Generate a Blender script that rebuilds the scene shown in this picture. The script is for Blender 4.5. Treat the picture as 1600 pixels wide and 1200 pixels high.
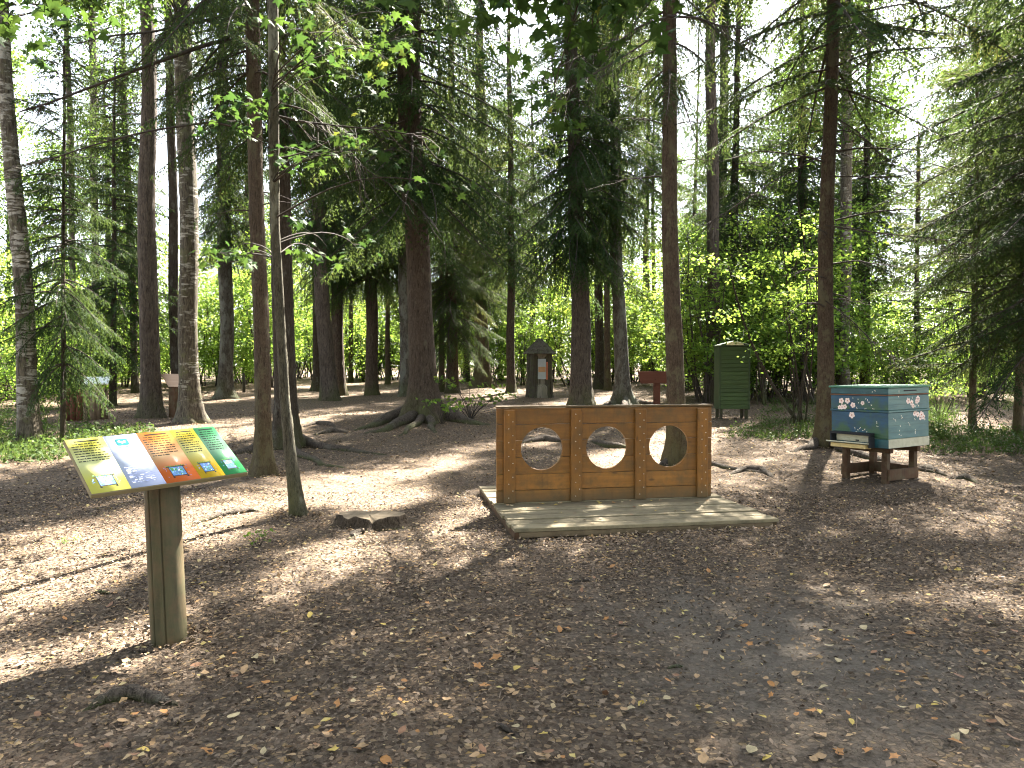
import bpy, bmesh, math, random
import numpy as np
from mathutils import Vector, Matrix

# ------------------------------------------------------------------ clear
for o in list(bpy.data.objects):
    bpy.data.objects.remove(o)
scene = bpy.context.scene
COL = scene.collection
R = math.radians

# ------------------------------------------------------------------ camera
CAM_H, FPX, YH = 1.55, 1164.0, 570.0
PITCH = math.atan((600 - YH) / FPX)
cam_data = bpy.data.cameras.new('camera')
cam = bpy.data.objects.new('camera', cam_data)
COL.objects.link(cam)
cam.location = (0, 0, CAM_H)
cam.rotation_euler = (math.pi / 2 - PITCH, 0, 0)
cam_data.sensor_fit = 'HORIZONTAL'
cam_data.angle = 2 * math.atan(800 / FPX)
cam_data.clip_start = 0.05
cam_data.clip_end = 1500
scene.camera = cam

# ------------------------------------------------------------------ sky and sun
SUN_AZ, SUN_EL = R(25), R(48)
world = bpy.data.worlds.new('World')
scene.world = world
world.use_nodes = True
wn = world.node_tree
wn.nodes.clear()
sky = wn.nodes.new('ShaderNodeTexSky')
sky.sky_type = 'NISHITA'
sky.sun_disc = False
sky.sun_elevation = SUN_EL
sky.sun_rotation = SUN_AZ
sky.altitude = 50
sky.air_density = 1.0
sky.dust_density = 1.0
sky.ozone_density = 1.0
bg = wn.nodes.new('ShaderNodeBackground')
bg.inputs['Strength'].default_value = 0.056
wo = wn.nodes.new('ShaderNodeOutputWorld')
hs = wn.nodes.new('ShaderNodeHueSaturation')  # thin bright haze: paler sky
hs.inputs['Saturation'].default_value = 0.42
wn.links.new(sky.outputs[0], hs.inputs['Color'])
wn.links.new(hs.outputs[0], bg.inputs[0])
wn.links.new(bg.outputs[0], wo.inputs[0])

sun_data = bpy.data.lights.new('sun', 'SUN')
sun_data.energy = 5.0
sun_data.angle = R(0.53)
sun_data.color = (1.0, 0.93, 0.82)
sun = bpy.data.objects.new('sun', sun_data)
COL.objects.link(sun)
SUN_DIR = Vector((math.sin(SUN_AZ) * math.cos(SUN_EL), math.cos(SUN_AZ) * math.cos(SUN_EL), math.sin(SUN_EL)))
sun.rotation_euler = SUN_DIR.to_track_quat('Z', 'Y').to_euler()
sun.location = SUN_DIR * 60

scene.view_settings.view_transform = 'Standard'
scene.view_settings.look = 'None'
scene.view_settings.exposure = 3.95
scene.view_settings.gamma = 1.0
scene.view_settings.use_curve_mapping = False
scene.render.engine = 'CYCLES'
cy = scene.cycles
cy.use_denoising = True
cy.max_bounces = 5
cy.diffuse_bounces = 3
cy.glossy_bounces = 2
cy.transmission_bounces = 4
cy.transparent_max_bounces = 4
cy.caustics_reflective = False
cy.caustics_refractive = False
cy.sample_clamp_indirect = 6.0
cy.pixel_filter_type = 'BLACKMAN_HARRIS'
cy.filter_width = 1.1
cy.use_adaptive_sampling = True
cy.adaptive_threshold = 0.02

# ------------------------------------------------------------------ terrain and pixel helpers
def smooth(e0, e1, x):
    t = np.clip((x - e0) / (e1 - e0), 0, 1)
    return t * t * (3 - 2 * t)

def gz(x, y):
    x = np.asarray(x, float); y = np.asarray(y, float)
    s = 0.02 * np.where(y < 7, 0, np.where(y < 9, (y - 7) ** 2 / 4, np.where(y < 42, y - 8, 34 + 0 * y)))
    u = 0.035 * np.sin(0.55 * x + 1.1) * np.sin(0.43 * y + 0.4) + 0.018 * np.sin(1.3 * x + 0.7 * y) + 0.010 * np.sin(2.9 * x - 1.7 * y + 2)
    u = u * (1 - 0.8 * np.exp(-(((x - 1.0) / 2.2) ** 2 + ((y - 7.9) / 1.8) ** 2)))
    m = 0.20 * np.exp(-(((x + 2.6) / 3.2) ** 2 + ((y - 17.5) / 2.2) ** 2))
    return s + u + m

def ray(px, py):
    cx, cyy = (px - 800) / FPX, -(py - 600) / FPX
    return np.array((cx, math.cos(PITCH) + cyy * math.sin(PITCH), -math.sin(PITCH) + cyy * math.cos(PITCH)))

def onz(px, py, z):
    d = ray(px, py)
    t = (z - CAM_H) / d[2]
    return np.array((d[0] * t, d[1] * t, z))

def at(px, py):
    """point of the ground seen at pixel px,py of the 1600x1200 photograph"""
    d = ray(px, py)
    a, b = 1.0, 90.0
    f = lambda t: CAM_H + d[2] * t - float(gz(d[0] * t, d[1] * t))
    if f(b) > 0:
        return np.array((d[0] * b, d[1] * b, float(gz(d[0] * b, d[1] * b))))
    for _ in range(50):
        m = (a + b) / 2
        if f(m) > 0: a = m
        else: b = m
    return np.array((d[0] * a, d[1] * a, float(gz(d[0] * a, d[1] * a))))

def deep(px, py, Y):
    """point on the pixel's ray at forward distance Y"""
    d = ray(px, py)
    t = Y / d[1]
    return np.array((d[0] * t, Y, CAM_H + d[2] * t))

# ------------------------------------------------------------------ mesh builder
class G:
    def __init__(self):
        self.v, self.f, self.m, self.c, self.n = [], [], [], [], 0
    def add(self, V, F, mat=0, c=0.5):
        V = np.asarray(V, float).reshape(-1, 3); F = np.asarray(F, int)
        if not len(V) or not len(F): return self
        self.v.append(V); self.f.append(F + self.n); self.m.append(np.full(len(F), mat))
        self.c.append(np.broadcast_to(np.asarray(c, float), (len(V),)))
        self.n += len(V)
        return self
    def merge(self, g, M=None, shift=(0, 0, 0), dc=0.0):
        V = np.concatenate(g.v)
        if M is not None: V = V @ np.asarray(M).T
        V = V + np.asarray(shift)
        for F, m in zip(g.f, g.m):
            self.f.append(F + self.n); self.m.append(m)
        self.v.append(V); self.c.append(np.clip(np.concatenate(g.c) + dc, 0, 1)); self.n += len(V)
        return self
    def mesh(self, name, mats, smooth_mats=()):
        V = np.concatenate(self.v)
        me = bpy.data.meshes.new(name)
        me.vertices.add(len(V)); me.vertices.foreach_set('co', V.astype(np.float32).ravel())
        tot = np.concatenate([np.full(len(F), F.shape[1]) for F in self.f])
        loops = np.concatenate([F.ravel() for F in self.f])
        me.loops.add(len(loops)); me.loops.foreach_set('vertex_index', loops.astype(np.int32))
        me.polygons.add(len(tot))
        start = np.concatenate(([0], np.cumsum(tot)[:-1]))
        me.polygons.foreach_set('loop_start', start.astype(np.int32))
        me.polygons.foreach_set('loop_total', tot.astype(np.int32))
        mi = np.concatenate(self.m)
        me.polygons.foreach_set('material_index', mi.astype(np.int32))
        if smooth_mats:
            me.polygons.foreach_set('use_smooth', np.isin(mi, list(smooth_mats)))
        a = me.attributes.new('c', 'FLOAT', 'POINT')
        a.data.foreach_set('value', np.concatenate(self.c).astype(np.float32))
        for m in mats: me.materials.append(m)
        me.update(calc_edges=True); me.validate()
        return me

def frames(P):
    T = np.gradient(P, axis=0)
    T /= np.linalg.norm(T, axis=1)[:, None] + 1e-9
    ref = np.array((0, 0, 1.0)) if abs(T[0, 2]) < 0.8 else np.array((0, 1.0, 0))
    A = np.cross(T, ref); A /= np.linalg.norm(A, axis=1)[:, None] + 1e-9
    return T, A, np.cross(A, T)

def tube(P, r, sides=6, cap=True):
    P = np.asarray(P, float); r = np.broadcast_to(np.asarray(r, float), (len(P),))
    T, A, B = frames(P)
    an = np.arange(sides) * 2 * math.pi / sides
    V = P[:, None] + r[:, None, None] * (np.cos(an)[None, :, None] * A[:, None] + np.sin(an)[None, :, None] * B[:, None])
    n = len(P)
    i, j = np.meshgrid(np.arange(n - 1), np.arange(sides), indexing='ij')
    k = (j + 1) % sides
    F = np.stack((i * sides + j, i * sides + k, (i + 1) * sides + k, (i + 1) * sides + j), -1).reshape(-1, 4)
    return V.reshape(-1, 3), F

def add_tube(g, P, r, sides=6, mat=0, c=0.5, caps=False):
    V, F = tube(P, r, sides)
    base = g.n
    g.add(V, F, mat, c)
    if caps:
        n = len(P)
        C = np.array([P[0], P[-1]], float)
        g.add(C, np.zeros((0, 3), int)) if False else None
        g.v.append(C); g.c.append(np.full(2, 0.5)); ci = g.n; g.n += 2
        s = np.arange(sides); k = (s + 1) % sides
        F1 = np.stack((np.full(sides, ci), base + k, base + s), -1)
        F2 = np.stack((np.full(sides, ci + 1), base + (n - 1) * sides + s, base + (n - 1) * sides + k), -1)
        g.f += [F1, F2]; g.m += [np.full(sides, mat), np.full(sides, mat)]

def norm(V):
    return V / (np.linalg.norm(V, axis=-1, keepdims=True) + 1e-9)

def blades(g, P, D, S, L, Wd, fold=0.0, mat=0, c=0.5, mid=0.45):
    """folded two-triangle leaves: base, two sides, tip"""
    P = np.asarray(P); n = len(P)
    L = np.broadcast_to(L, (n,))[:, None]; Wd = np.broadcast_to(Wd, (n,))[:, None]
    N = norm(np.cross(S, D))
    V = np.stack((P, P + D * L * mid + S * Wd / 2 + N * Wd * fold, P + D * L, P + D * L * mid - S * Wd / 2 + N * Wd * fold), 1)
    b = np.arange(n)[:, None] * 4
    F = np.concatenate((b + np.array((0, 1, 2)), b + np.array((0, 2, 3))))
    cc = np.broadcast_to(c, (n,))
    g.add(V.reshape(-1, 3), F, mat, np.repeat(cc, 4))

# ------------------------------------------------------------------ objects
def link(o, parent=None):
    COL.objects.link(o)
    if parent is not None: o.parent = parent
    return o

def put(name, me, parent=None, loc=(0, 0, 0), rot=(0, 0, 0), scale=(1, 1, 1)):
    o = bpy.data.objects.new(name, me)
    o.location = loc; o.rotation_euler = rot; o.scale = scale
    return link(o, parent)

def tag(o, label=None, cat=None, group=None, kind=None):
    if label: o['label'] = label
    if cat: o['category'] = cat
    if group: o['group'] = group
    if kind: o['kind'] = kind
    return o

def thing(name, label, cat, loc=(0, 0, 0), rotz=0.0, group=None):
    o = bpy.data.objects.new(name, None)
    o.location = loc; o.rotation_euler = (0, 0, rotz); o.empty_display_size = 0.2
    return tag(link(o), label, cat, group)

_box = {}
def boxmesh(size, mat, bevel=0.004):
    key = (tuple(round(s, 4) for s in size), mat.name, bevel)
    if key in _box: return _box[key]
    bm = bmesh.new()
    bmesh.ops.create_cube(bm, size=1)
    bmesh.ops.scale(bm, vec=size, verts=bm.verts)
    if bevel: bmesh.ops.bevel(bm, geom=list(bm.edges), offset=bevel, segments=1, affect='EDGES')
    me = bpy.data.meshes.new('block'); bm.to_mesh(me); bm.free()
    me.materials.append(mat); _box[key] = me
    return me

def box(name, size, mat, parent, loc, rot=(0, 0, 0), bevel=0.004):
    return put(name, boxmesh(size, mat, bevel), parent, loc, rot)

def prism(name, pts, y0, y1, mat, parent, loc=(0, 0, 0), rot=(0, 0, 0), bevel=0.0):
    """outline in x,z extruded along y"""
    bm = bmesh.new()
    f = bm.faces.new([bm.verts.new((x, y0, z)) for x, z in pts])
    e = bmesh.ops.extrude_face_region(bm, geom=[f])
    bmesh.ops.translate(bm, vec=(0, y1 - y0, 0), verts=[v for v in e['geom'] if isinstance(v, bmesh.types.BMVert)])
    bmesh.ops.recalc_face_normals(bm, faces=bm.faces)
    if bevel: bmesh.ops.bevel(bm, geom=[e for e in bm.edges if e.is_manifold and e.calc_face_angle(0) > 0.6], offset=bevel, segments=1, affect='EDGES')
    me = bpy.data.meshes.new(name); bm.to_mesh(me); bm.free(); me.materials.append(mat)
    return put(name, me, parent, loc, rot)

# ------------------------------------------------------------------ materials
class Mat:
    def __init__(self, name):
        self.m = bpy.data.materials.new(name); self.m.use_nodes = True
        self.t = self.m.node_tree; self.t.nodes.clear()
        self.out = self.n('ShaderNodeOutputMaterial')
    def n(self, typ, ins=None, **props):
        nd = self.t.nodes.new(typ)
        for k, v in props.items(): setattr(nd, k, v)
        for k, v in (ins or {}).items():
            s = nd.inputs[k]
            if isinstance(v, bpy.types.NodeSocket): self.t.links.new(v, s)
            else: s.default_value = v
        return nd
    def coords(self, scale=(1, 1, 1), kind='Object', rnd=0.0):
        tc = self.n('ShaderNodeTexCoord').outputs[kind]
        if rnd:
            oi = self.n('ShaderNodeObjectInfo').outputs['Random']
            mu = self.n('ShaderNodeMath', {0: oi, 1: rnd}, operation='MULTIPLY').outputs[0]
            tc = self.n('ShaderNodeVectorMath', {0: tc, 1: mu}, operation='ADD').outputs[0]
        return self.n('ShaderNodeMapping', {'Vector': tc, 'Scale': scale}).outputs[0]
    def noise(self, vec, scale, detail=4, rough=0.6, out=0, dist=0.0):
        return self.n('ShaderNodeTexNoise', {'Vector': vec, 'Scale': scale, 'Detail': detail, 'Roughness': rough, 'Distortion': dist}).outputs[out]
    def voro(self, vec, scale, feature='F1', out='Distance', rand=1.0):
        return self.n('ShaderNodeTexVoronoi', {'Vector': vec, 'Scale': scale, 'Randomness': rand}, feature=feature).outputs[out]
    def ramp(self, fac, stops, interp='LINEAR'):
        r = self.n('ShaderNodeValToRGB', {'Fac': fac}); r.color_ramp.interpolation = interp
        e = r.color_ramp.elements
        while len(e) < len(stops): e.new(0.5)
        for el, (p, c) in zip(e, stops):
            el.position = p
            el.color = (c, c, c, 1) if isinstance(c, (int, float)) else (*c, 1)
        return r.outputs[0]
    def mix(self, fac, a, b, mode='MIX'):
        nd = self.n('ShaderNodeMix', data_type='RGBA', blend_type=mode)
        for s, v in ((nd.inputs[0], fac), (nd.inputs[6], a), (nd.inputs[7], b)):
            if isinstance(v, bpy.types.NodeSocket): self.t.links.new(v, s)
            else: s.default_value = (*v, 1) if isinstance(v, tuple) and len(v) == 3 else v
        return nd.outputs[2]
    def math(self, op, a, b=0.0, c=0.0):
        return self.n('ShaderNodeMath', {0: a, 1: b, 2: c}, operation=op).outputs[0]
    def sepz(self, kind='Object'):
        return self.n('ShaderNodeSeparateXYZ', {0: self.n('ShaderNodeTexCoord').outputs[kind]}).outputs
    def bump(self, h, strength=0.5, dist=0.01, nrm=None):
        ins = {'Height': h, 'Strength': strength, 'Distance': dist}
        if nrm is not None: ins['Normal'] = nrm
        return self.n('ShaderNodeBump', ins).outputs[0]
    def attr(self, name='c'):
        return self.n('ShaderNodeAttribute', attribute_name=name).outputs['Fac']
    def bsdf(self, color, rough=0.8, nrm=None, spec=0.3, **kw):
        ins = {'Base Color': (*color, 1) if isinstance(color, tuple) else color, 'Roughness': rough, 'Specular IOR Level': spec}
        ins.update(kw)
        if nrm is not None: ins['Normal'] = nrm
        b = self.n('ShaderNodeBsdfPrincipled', ins)
        self.t.links.new(b.outputs[0], self.out.inputs[0])
        return b
    def leafy(self, color, trans, amount=0.45, rough=0.5, spec=0.05):
        b = self.n('ShaderNodeBsdfPrincipled', {'Base Color': color, 'Roughness': max(rough, 0.55), 'Specular IOR Level': spec})
        t = self.n('ShaderNodeBsdfTranslucent', {'Color': trans})
        mx = self.n('ShaderNodeMixShader', {0: amount, 1: b.outputs[0], 2: t.outputs[0]})
        self.t.links.new(mx.outputs[0], self.out.inputs[0])

def leaf_mat(name, stops, tstops, amount=0.45, rough=0.45, objvar=0.3):
    m = Mat(name)
    oi = m.n('ShaderNodeObjectInfo').outputs['Random']
    f = m.math('MULTIPLY_ADD', oi, objvar, m.math('MULTIPLY', m.attr(), 1 - objvar))
    m.leafy(m.ramp(f, stops), m.ramp(f, tstops), amount, rough)
    return m.m

M = {}
M['needle'] = leaf_mat('needle', [(0, (0.013, 0.027, 0.011)), (0.5, (0.023, 0.045, 0.016)), (0.9, (0.042, 0.066, 0.021)), (1, (0.08, 0.052, 0.025))],
                       [(0, (0.045, 0.085, 0.022)), (0.6, (0.11, 0.155, 0.035)), (1, (0.18, 0.17, 0.045))], 0.28, 0.65)
M['leaf'] = leaf_mat('leaf', [(0, (0.035, 0.075, 0.018)), (0.6, (0.06, 0.12, 0.025)), (0.93, (0.09, 0.15, 0.03)), (1, (0.22, 0.18, 0.03))],
                     [(0, (0.13, 0.23, 0.035)), (0.6, (0.25, 0.37, 0.05)), (1, (0.46, 0.47, 0.08))], 0.55, 0.5)
M['herb'] = leaf_mat('herb', [(0, (0.025, 0.05, 0.016)), (1, (0.06, 0.09, 0.025))], [(0, (0.04, 0.09, 0.02)), (1, (0.12, 0.16, 0.03))], 0.3, 0.5)
M['canopy'] = leaf_mat('canopy_leaf', [(0, (0.025, 0.052, 0.016)), (0.6, (0.042, 0.082, 0.022)), (1, (0.08, 0.11, 0.028))], [(0, (0.06, 0.12, 0.022)), (0.6, (0.12, 0.195, 0.03)), (1, (0.24, 0.27, 0.045))], 0.45, 0.5)
M['maple'] = leaf_mat('maple_leaf', [(0, (0.025, 0.055, 0.018)), (0.8, (0.04, 0.080, 0.022)), (0.95, (0.10, 0.15, 0.03)), (1, (0.30, 0.24, 0.03))],
                      [(0, (0.04, 0.085, 0.018)), (0.8, (0.085, 0.135, 0.022)), (1, (0.36, 0.33, 0.05))], 0.34, 0.4, 0.05)

def twig_mat():
    m = Mat('twig')
    v = m.coords((1, 1, 1), 'Object')
    m.bsdf(m.ramp(m.noise(v, 14), [(0.3, (0.020, 0.015, 0.011)), (0.7, (0.055, 0.044, 0.033))]), 0.9)
    return m.m
M['twig'] = twig_mat()

def bark(name, dark, light, patch, moss=(0.06, 0.075, 0.02), scale=16, zs=0.45, moss_h=1.0, depth=0.012, lichen=0.35):
    dark, light, patch = (tuple(x * 0.74 for x in c) for c in (dark, light, patch))
    m = Mat(name)
    v = m.coords((1, 1, zs), 'Object', 7.0)
    wv = m.n('ShaderNodeVectorMath', {0: v, 1: m.n('ShaderNodeVectorMath', {0: m.noise(v, 22, 4, 0.65, 1), 1: (0.09, 0.09, 0.09)}, operation='MULTIPLY').outputs[0]}, operation='ADD').outputs[0]
    vo = m.math('MULTIPLY', m.voro(wv, scale * 1.7, 'DISTANCE_TO_EDGE'), 1.5)
    fis = m.noise(m.coords((1, 1, 0.16), 'Object', 7.0), scale * 2.2, 4, 0.7)
    fine = m.noise(v, 60, 5, 0.7)
    big = m.noise(v, 3.2, 4, 0.6)
    plate = m.voro(wv, scale * 1.7, 'F1', 'Color')
    col = m.ramp(fine, [(0.25, dark), (0.75, light)])
    col = m.mix(0.35, col, m.ramp(m.n('ShaderNodeSeparateColor', {0: plate}).outputs[0], [(0, dark), (1, light)]))
    col = m.mix(m.ramp(vo, [(0.0, 0.40), (0.16, 0.0)]), col, tuple(x * 0.5 for x in dark))
    col = m.mix(m.ramp(fis, [(0.36, 0.8), (0.47, 0.0)]), col, tuple(x * 0.4 for x in dark))
    lf = m.ramp(m.math('ADD', m.math('MULTIPLY', m.noise(v, 5.5, 6, 0.7), 1.0), 0.0), [(0.62 - lichen * 0.3, 0.0), (0.72 - lichen * 0.3, 0.8)])
    col = m.mix(lf, col, patch)
    z = m.sepz()[2]
    mz = m.n('ShaderNodeMapRange', {'Value': z, 'From Min': 0.0, 'From Max': moss_h, 'To Min': 1.0, 'To Max': 0.0}).outputs[0]
    mf = m.ramp(m.math('MULTIPLY', mz, m.math('MULTIPLY_ADD', big, 2.2, -0.45)), [(0.25, 0.0), (0.75, 0.62)])
    mf = m.math('MULTIPLY', mf, m.ramp(fine, [(0.3, 0.35), (0.6, 1.0)]))
    col = m.mix(mf, col, moss)
    h = m.math('ADD', m.math('ADD', m.ramp(vo, [(0, 0.0), (0.25, 0.5)]), m.math('MULTIPLY', fine, 0.6)), m.ramp(fis, [(0.3, 0.0), (0.55, 0.9)]))
    m.bsdf(col, 0.92, m.bump(h, 0.8, depth), 0.15)
    return m.m
M['bark_spruce'] = bark('bark_spruce', (0.050, 0.036, 0.026), (0.135, 0.100, 0.070), (0.14, 0.125, 0.085), lichen=0.15)
M['bark_red'] = bark('bark_red', (0.057, 0.041, 0.028), (0.146, 0.106, 0.070), (0.135, 0.122, 0.072), (0.085, 0.075, 0.026), 26, 0.6, 2.0, 0.008, 0.40)
M['bark_grey'] = bark('bark_grey', (0.06, 0.050, 0.040), (0.175, 0.155, 0.125), (0.20, 0.20, 0.165), lichen=0.5, moss_h=1.2)
M['bark_pine'] = bark('bark_pine', (0.060, 0.046, 0.035), (0.170, 0.136, 0.106), (0.165, 0.135, 0.108), scale=11, zs=0.3, depth=0.03, lichen=0.1)
M['bark_lichen'] = bark('bark_lichen', (0.06, 0.052, 0.035), (0.17, 0.155, 0.11), (0.29, 0.28, 0.21), (0.10, 0.10, 0.03), 24, 0.35, 0.8, 0.012, 0.36)
M['bark_stump'] = bark('stump_bark', (0.05, 0.036, 0.025), (0.15, 0.112, 0.076), (0.17, 0.135, 0.095), lichen=0.2, moss_h=0.05, scale=24)
M['root'] = bark('root_bark', (0.05, 0.038, 0.028), (0.15, 0.122, 0.095), (0.16, 0.145, 0.115), lichen=0.2, moss_h=0.05)
M['bark_dark'] = bark('bark_dark', (0.035, 0.026, 0.018), (0.10, 0.078, 0.055), (0.15, 0.14, 0.11), lichen=0.22, moss_h=1.0)

def birch_mat(name, dark_amt):
    m = Mat(name)
    v = m.coords((1, 1, 6), 'Object', 5.0)
    v2 = m.coords((1, 1, 1), 'Object', 5.0)
    lines = m.ramp(m.noise(v, 3.6, 3, 0.6), [(0.58 - dark_amt * 0.12, 0.0), (0.64 - dark_amt * 0.12, 1.0)])
    patch = m.ramp(m.noise(v2, 3.0, 5, 0.65), [(0.60 - dark_amt * 0.14, 0.0), (0.68 - dark_amt * 0.14, 1.0)])
    z = m.sepz()[2]
    low = m.n('ShaderNodeMapRange', {'Value': z, 'From Min': 0.0, 'From Max': 1.3, 'To Min': 0.9, 'To Max': 0.0}).outputs[0]
    lowf = m.ramp(m.math('MULTIPLY', low, m.math('ADD', m.noise(v2, 6, 4), 0.5)), [(0.3, 0), (0.6, 1)])
    col = m.mix(m.noise(v2, 30, 4), (0.20, 0.187, 0.155), (0.34, 0.32, 0.27))
    fis = m.noise(m.coords((1, 1, 0.2), 'Object', 5.0), 30, 4, 0.7)
    dk = m.mix(m.ramp(fis, [(0.35, 0), (0.65, 1)]), (0.028, 0.022, 0.016), (0.115, 0.098, 0.070))
    dk = m.mix(m.ramp(m.noise(v2, 4, 5, 0.7), [(0.52, 0), (0.66, 0.7)]), dk, (0.085, 0.088, 0.035))
    f = m.math('MAXIMUM', m.math('MAXIMUM', lines, patch), lowf)
    col = m.mix(f, col, dk)
    m.bsdf(col, 0.85, m.bump(m.math('ADD', m.math('ADD', f, fis), m.noise(v2, 50, 4)), 0.7, 0.012), 0.15)
    return m.m
M['birch'] = birch_mat('birch_bark', 0.85)
M['birch_dark'] = birch_mat('birch_bark_dark', 1.25)

def wood(name, c0, c1, axis=0, rough=0.6, spec=0.3, dirt=None, scale=1.0, vary=0.35, cracks=0.0, foot=None):
    m = Mat(name)
    s = [22 * scale] * 3; s[axis] = 1.3 * scale
    v = m.coords(tuple(s), 'Object', 9.0)
    v2 = m.coords((1, 1, 1), 'Object', 9.0)
    oi = m.n('ShaderNodeObjectInfo').outputs['Random']
    g = m.noise(v, 1.0, 5, 0.65, dist=0.6)
    col = m.ramp(g, [(0.25, c0), (0.75, c1)])
    col = m.mix(m.math('MULTIPLY', m.noise(v2, 2.3, 3), 0.5), col, tuple(x * 0.6 for x in c0))
    val = m.math('MULTIPLY_ADD', oi, vary, 1.0 - vary / 2)
    col = m.n('ShaderNodeHueSaturation', {'Color': col, 'Value': val}).outputs[0]
    kv = [5.5] * 3; kv[axis] = 2.2
    kd = m.voro(m.coords(tuple(kv), 'Object', 9.0), 1.0, 'F1', 'Distance')
    col = m.mix(m.ramp(kd, [(0.045, 0.75), (0.10, 0.0)]), col, tuple(x * 0.3 for x in c0))
    if dirt:
        col = m.mix(m.ramp(m.noise(v2, 7, 6, 0.7), [(0.44, 0), (0.68, 0.7)]), col, dirt)
    if foot is not None:  # soil splashed against the foot of the boards
        zf = m.n('ShaderNodeMapRange', {'Value': m.sepz()[2], 'From Min': foot, 'From Max': foot + 0.22, 'To Min': 1.0, 'To Max': 0.0}).outputs[0]
        col = m.mix(m.ramp(m.math('MULTIPLY', zf, m.math('ADD', m.noise(v2, 11, 5, 0.7), 0.45)), [(0.25, 0), (0.85, 0.75)]), col, (0.075, 0.058, 0.028))
        st = m.noise(m.coords((16, 16, 0.9), 'Object', 9.0), 1.0, 4, 0.7)
        col = m.mix(m.ramp(st, [(0.58, 0), (0.75, 0.55)]), col, tuple(x * 0.4 for x in c0))
    h = g
    if cracks:
        vc = m.coords(tuple(x * 0.5 for x in s), 'Object', 9.0)
        ck = m.ramp(m.noise(vc, 1.0, 2, 0.5), [(0.34, 1.0), (0.38, 0.0)])
        col = m.mix(m.math('MULTIPLY', ck, cracks), col, tuple(x * 0.25 for x in c0))
    m.bsdf(col, rough, m.bump(h, 0.35, 0.004), spec)
    return m.m
M['wood_orange'] = wood('stained_wood', (0.172, 0.070, 0.011), (0.325, 0.140, 0.024), 0, 0.5, 0.35, dirt=(0.085, 0.052, 0.018), vary=0.5, foot=0.0)
M['wood_orange_v'] = wood('stained_wood_upright', (0.178, 0.072, 0.011), (0.33, 0.142, 0.024), 2, 0.5, 0.3, dirt=(0.10, 0.055, 0.02), vary=0.5, foot=-0.49)
M['wood_grey'] = wood('weathered_deck', (0.150, 0.122, 0.074), (0.275, 0.228, 0.142), 0, 0.8, 0.15, dirt=(0.08, 0.072, 0.048), vary=0.55)
M['wood_edge'] = wood('deck_edge', (0.12, 0.085, 0.05), (0.22, 0.165, 0.10), 0, 0.8, 0.2, dirt=(0.07, 0.05, 0.03))
M['wood_post'] = wood('green_stained_post', (0.052, 0.046, 0.022), (0.108, 0.094, 0.046), 2, 0.7, 0.25, dirt=(0.12, 0.070, 0.038))
M['wood_ply'] = wood('plywood_edge', (0.20, 0.16, 0.08), (0.30, 0.24, 0.13), 0, 0.7)
M['wood_brown'] = wood('brown_timber', (0.048, 0.026, 0.014), (0.105, 0.056, 0.029), 2, 0.8, 0.2, dirt=(0.10, 0.085, 0.05))
M['wood_red'] = wood('red_brown_board', (0.085, 0.032, 0.020), (0.125, 0.048, 0.03), 0, 0.8, 0.1)
M['wood_pink'] = wood('pale_board', (0.36, 0.24, 0.17), (0.50, 0.36, 0.26), 0, 0.5)
M['wood_log'] = wood('dry_log', (0.16, 0.11, 0.07), (0.34, 0.25, 0.17), 2, 0.85, 0.2, dirt=(0.10, 0.08, 0.05), cracks=0.6)
M['wood_dark'] = wood('dark_log', (0.03, 0.025, 0.019), (0.085, 0.07, 0.054), 2, 0.9, 0.15, dirt=(0.06, 0.07, 0.03), cracks=0.7)
M['wood_hollow'] = wood('hollow_log_face', (0.12, 0.11, 0.08), (0.26, 0.235, 0.18), 2, 0.9, 0.15, cracks=0.6)
M['green_paint'] = wood('green_paint', (0.034, 0.060, 0.017), (0.056, 0.092, 0.026), 0, 0.55, 0.3, dirt=(0.035, 0.055, 0.02))
M['green_dark'] = wood('dark_green_paint', (0.024, 0.042, 0.014), (0.04, 0.064, 0.02), 2, 0.55)

def plain(name, col, rough=0.5, spec=0.4, var=0.15, scale=8.0, metal=0.0):
    m = Mat(name)
    v = m.coords((1, 1, 1), 'Object', 3.0)
    c = m.ramp(m.noise(v, scale, 5), [(0.25, tuple(x * (1 - var) for x in col)), (0.75, tuple(min(1, x * (1 + var)) for x in col))])
    m.bsdf(c, rough, None, spec, Metallic=metal)
    return m.m

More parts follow.
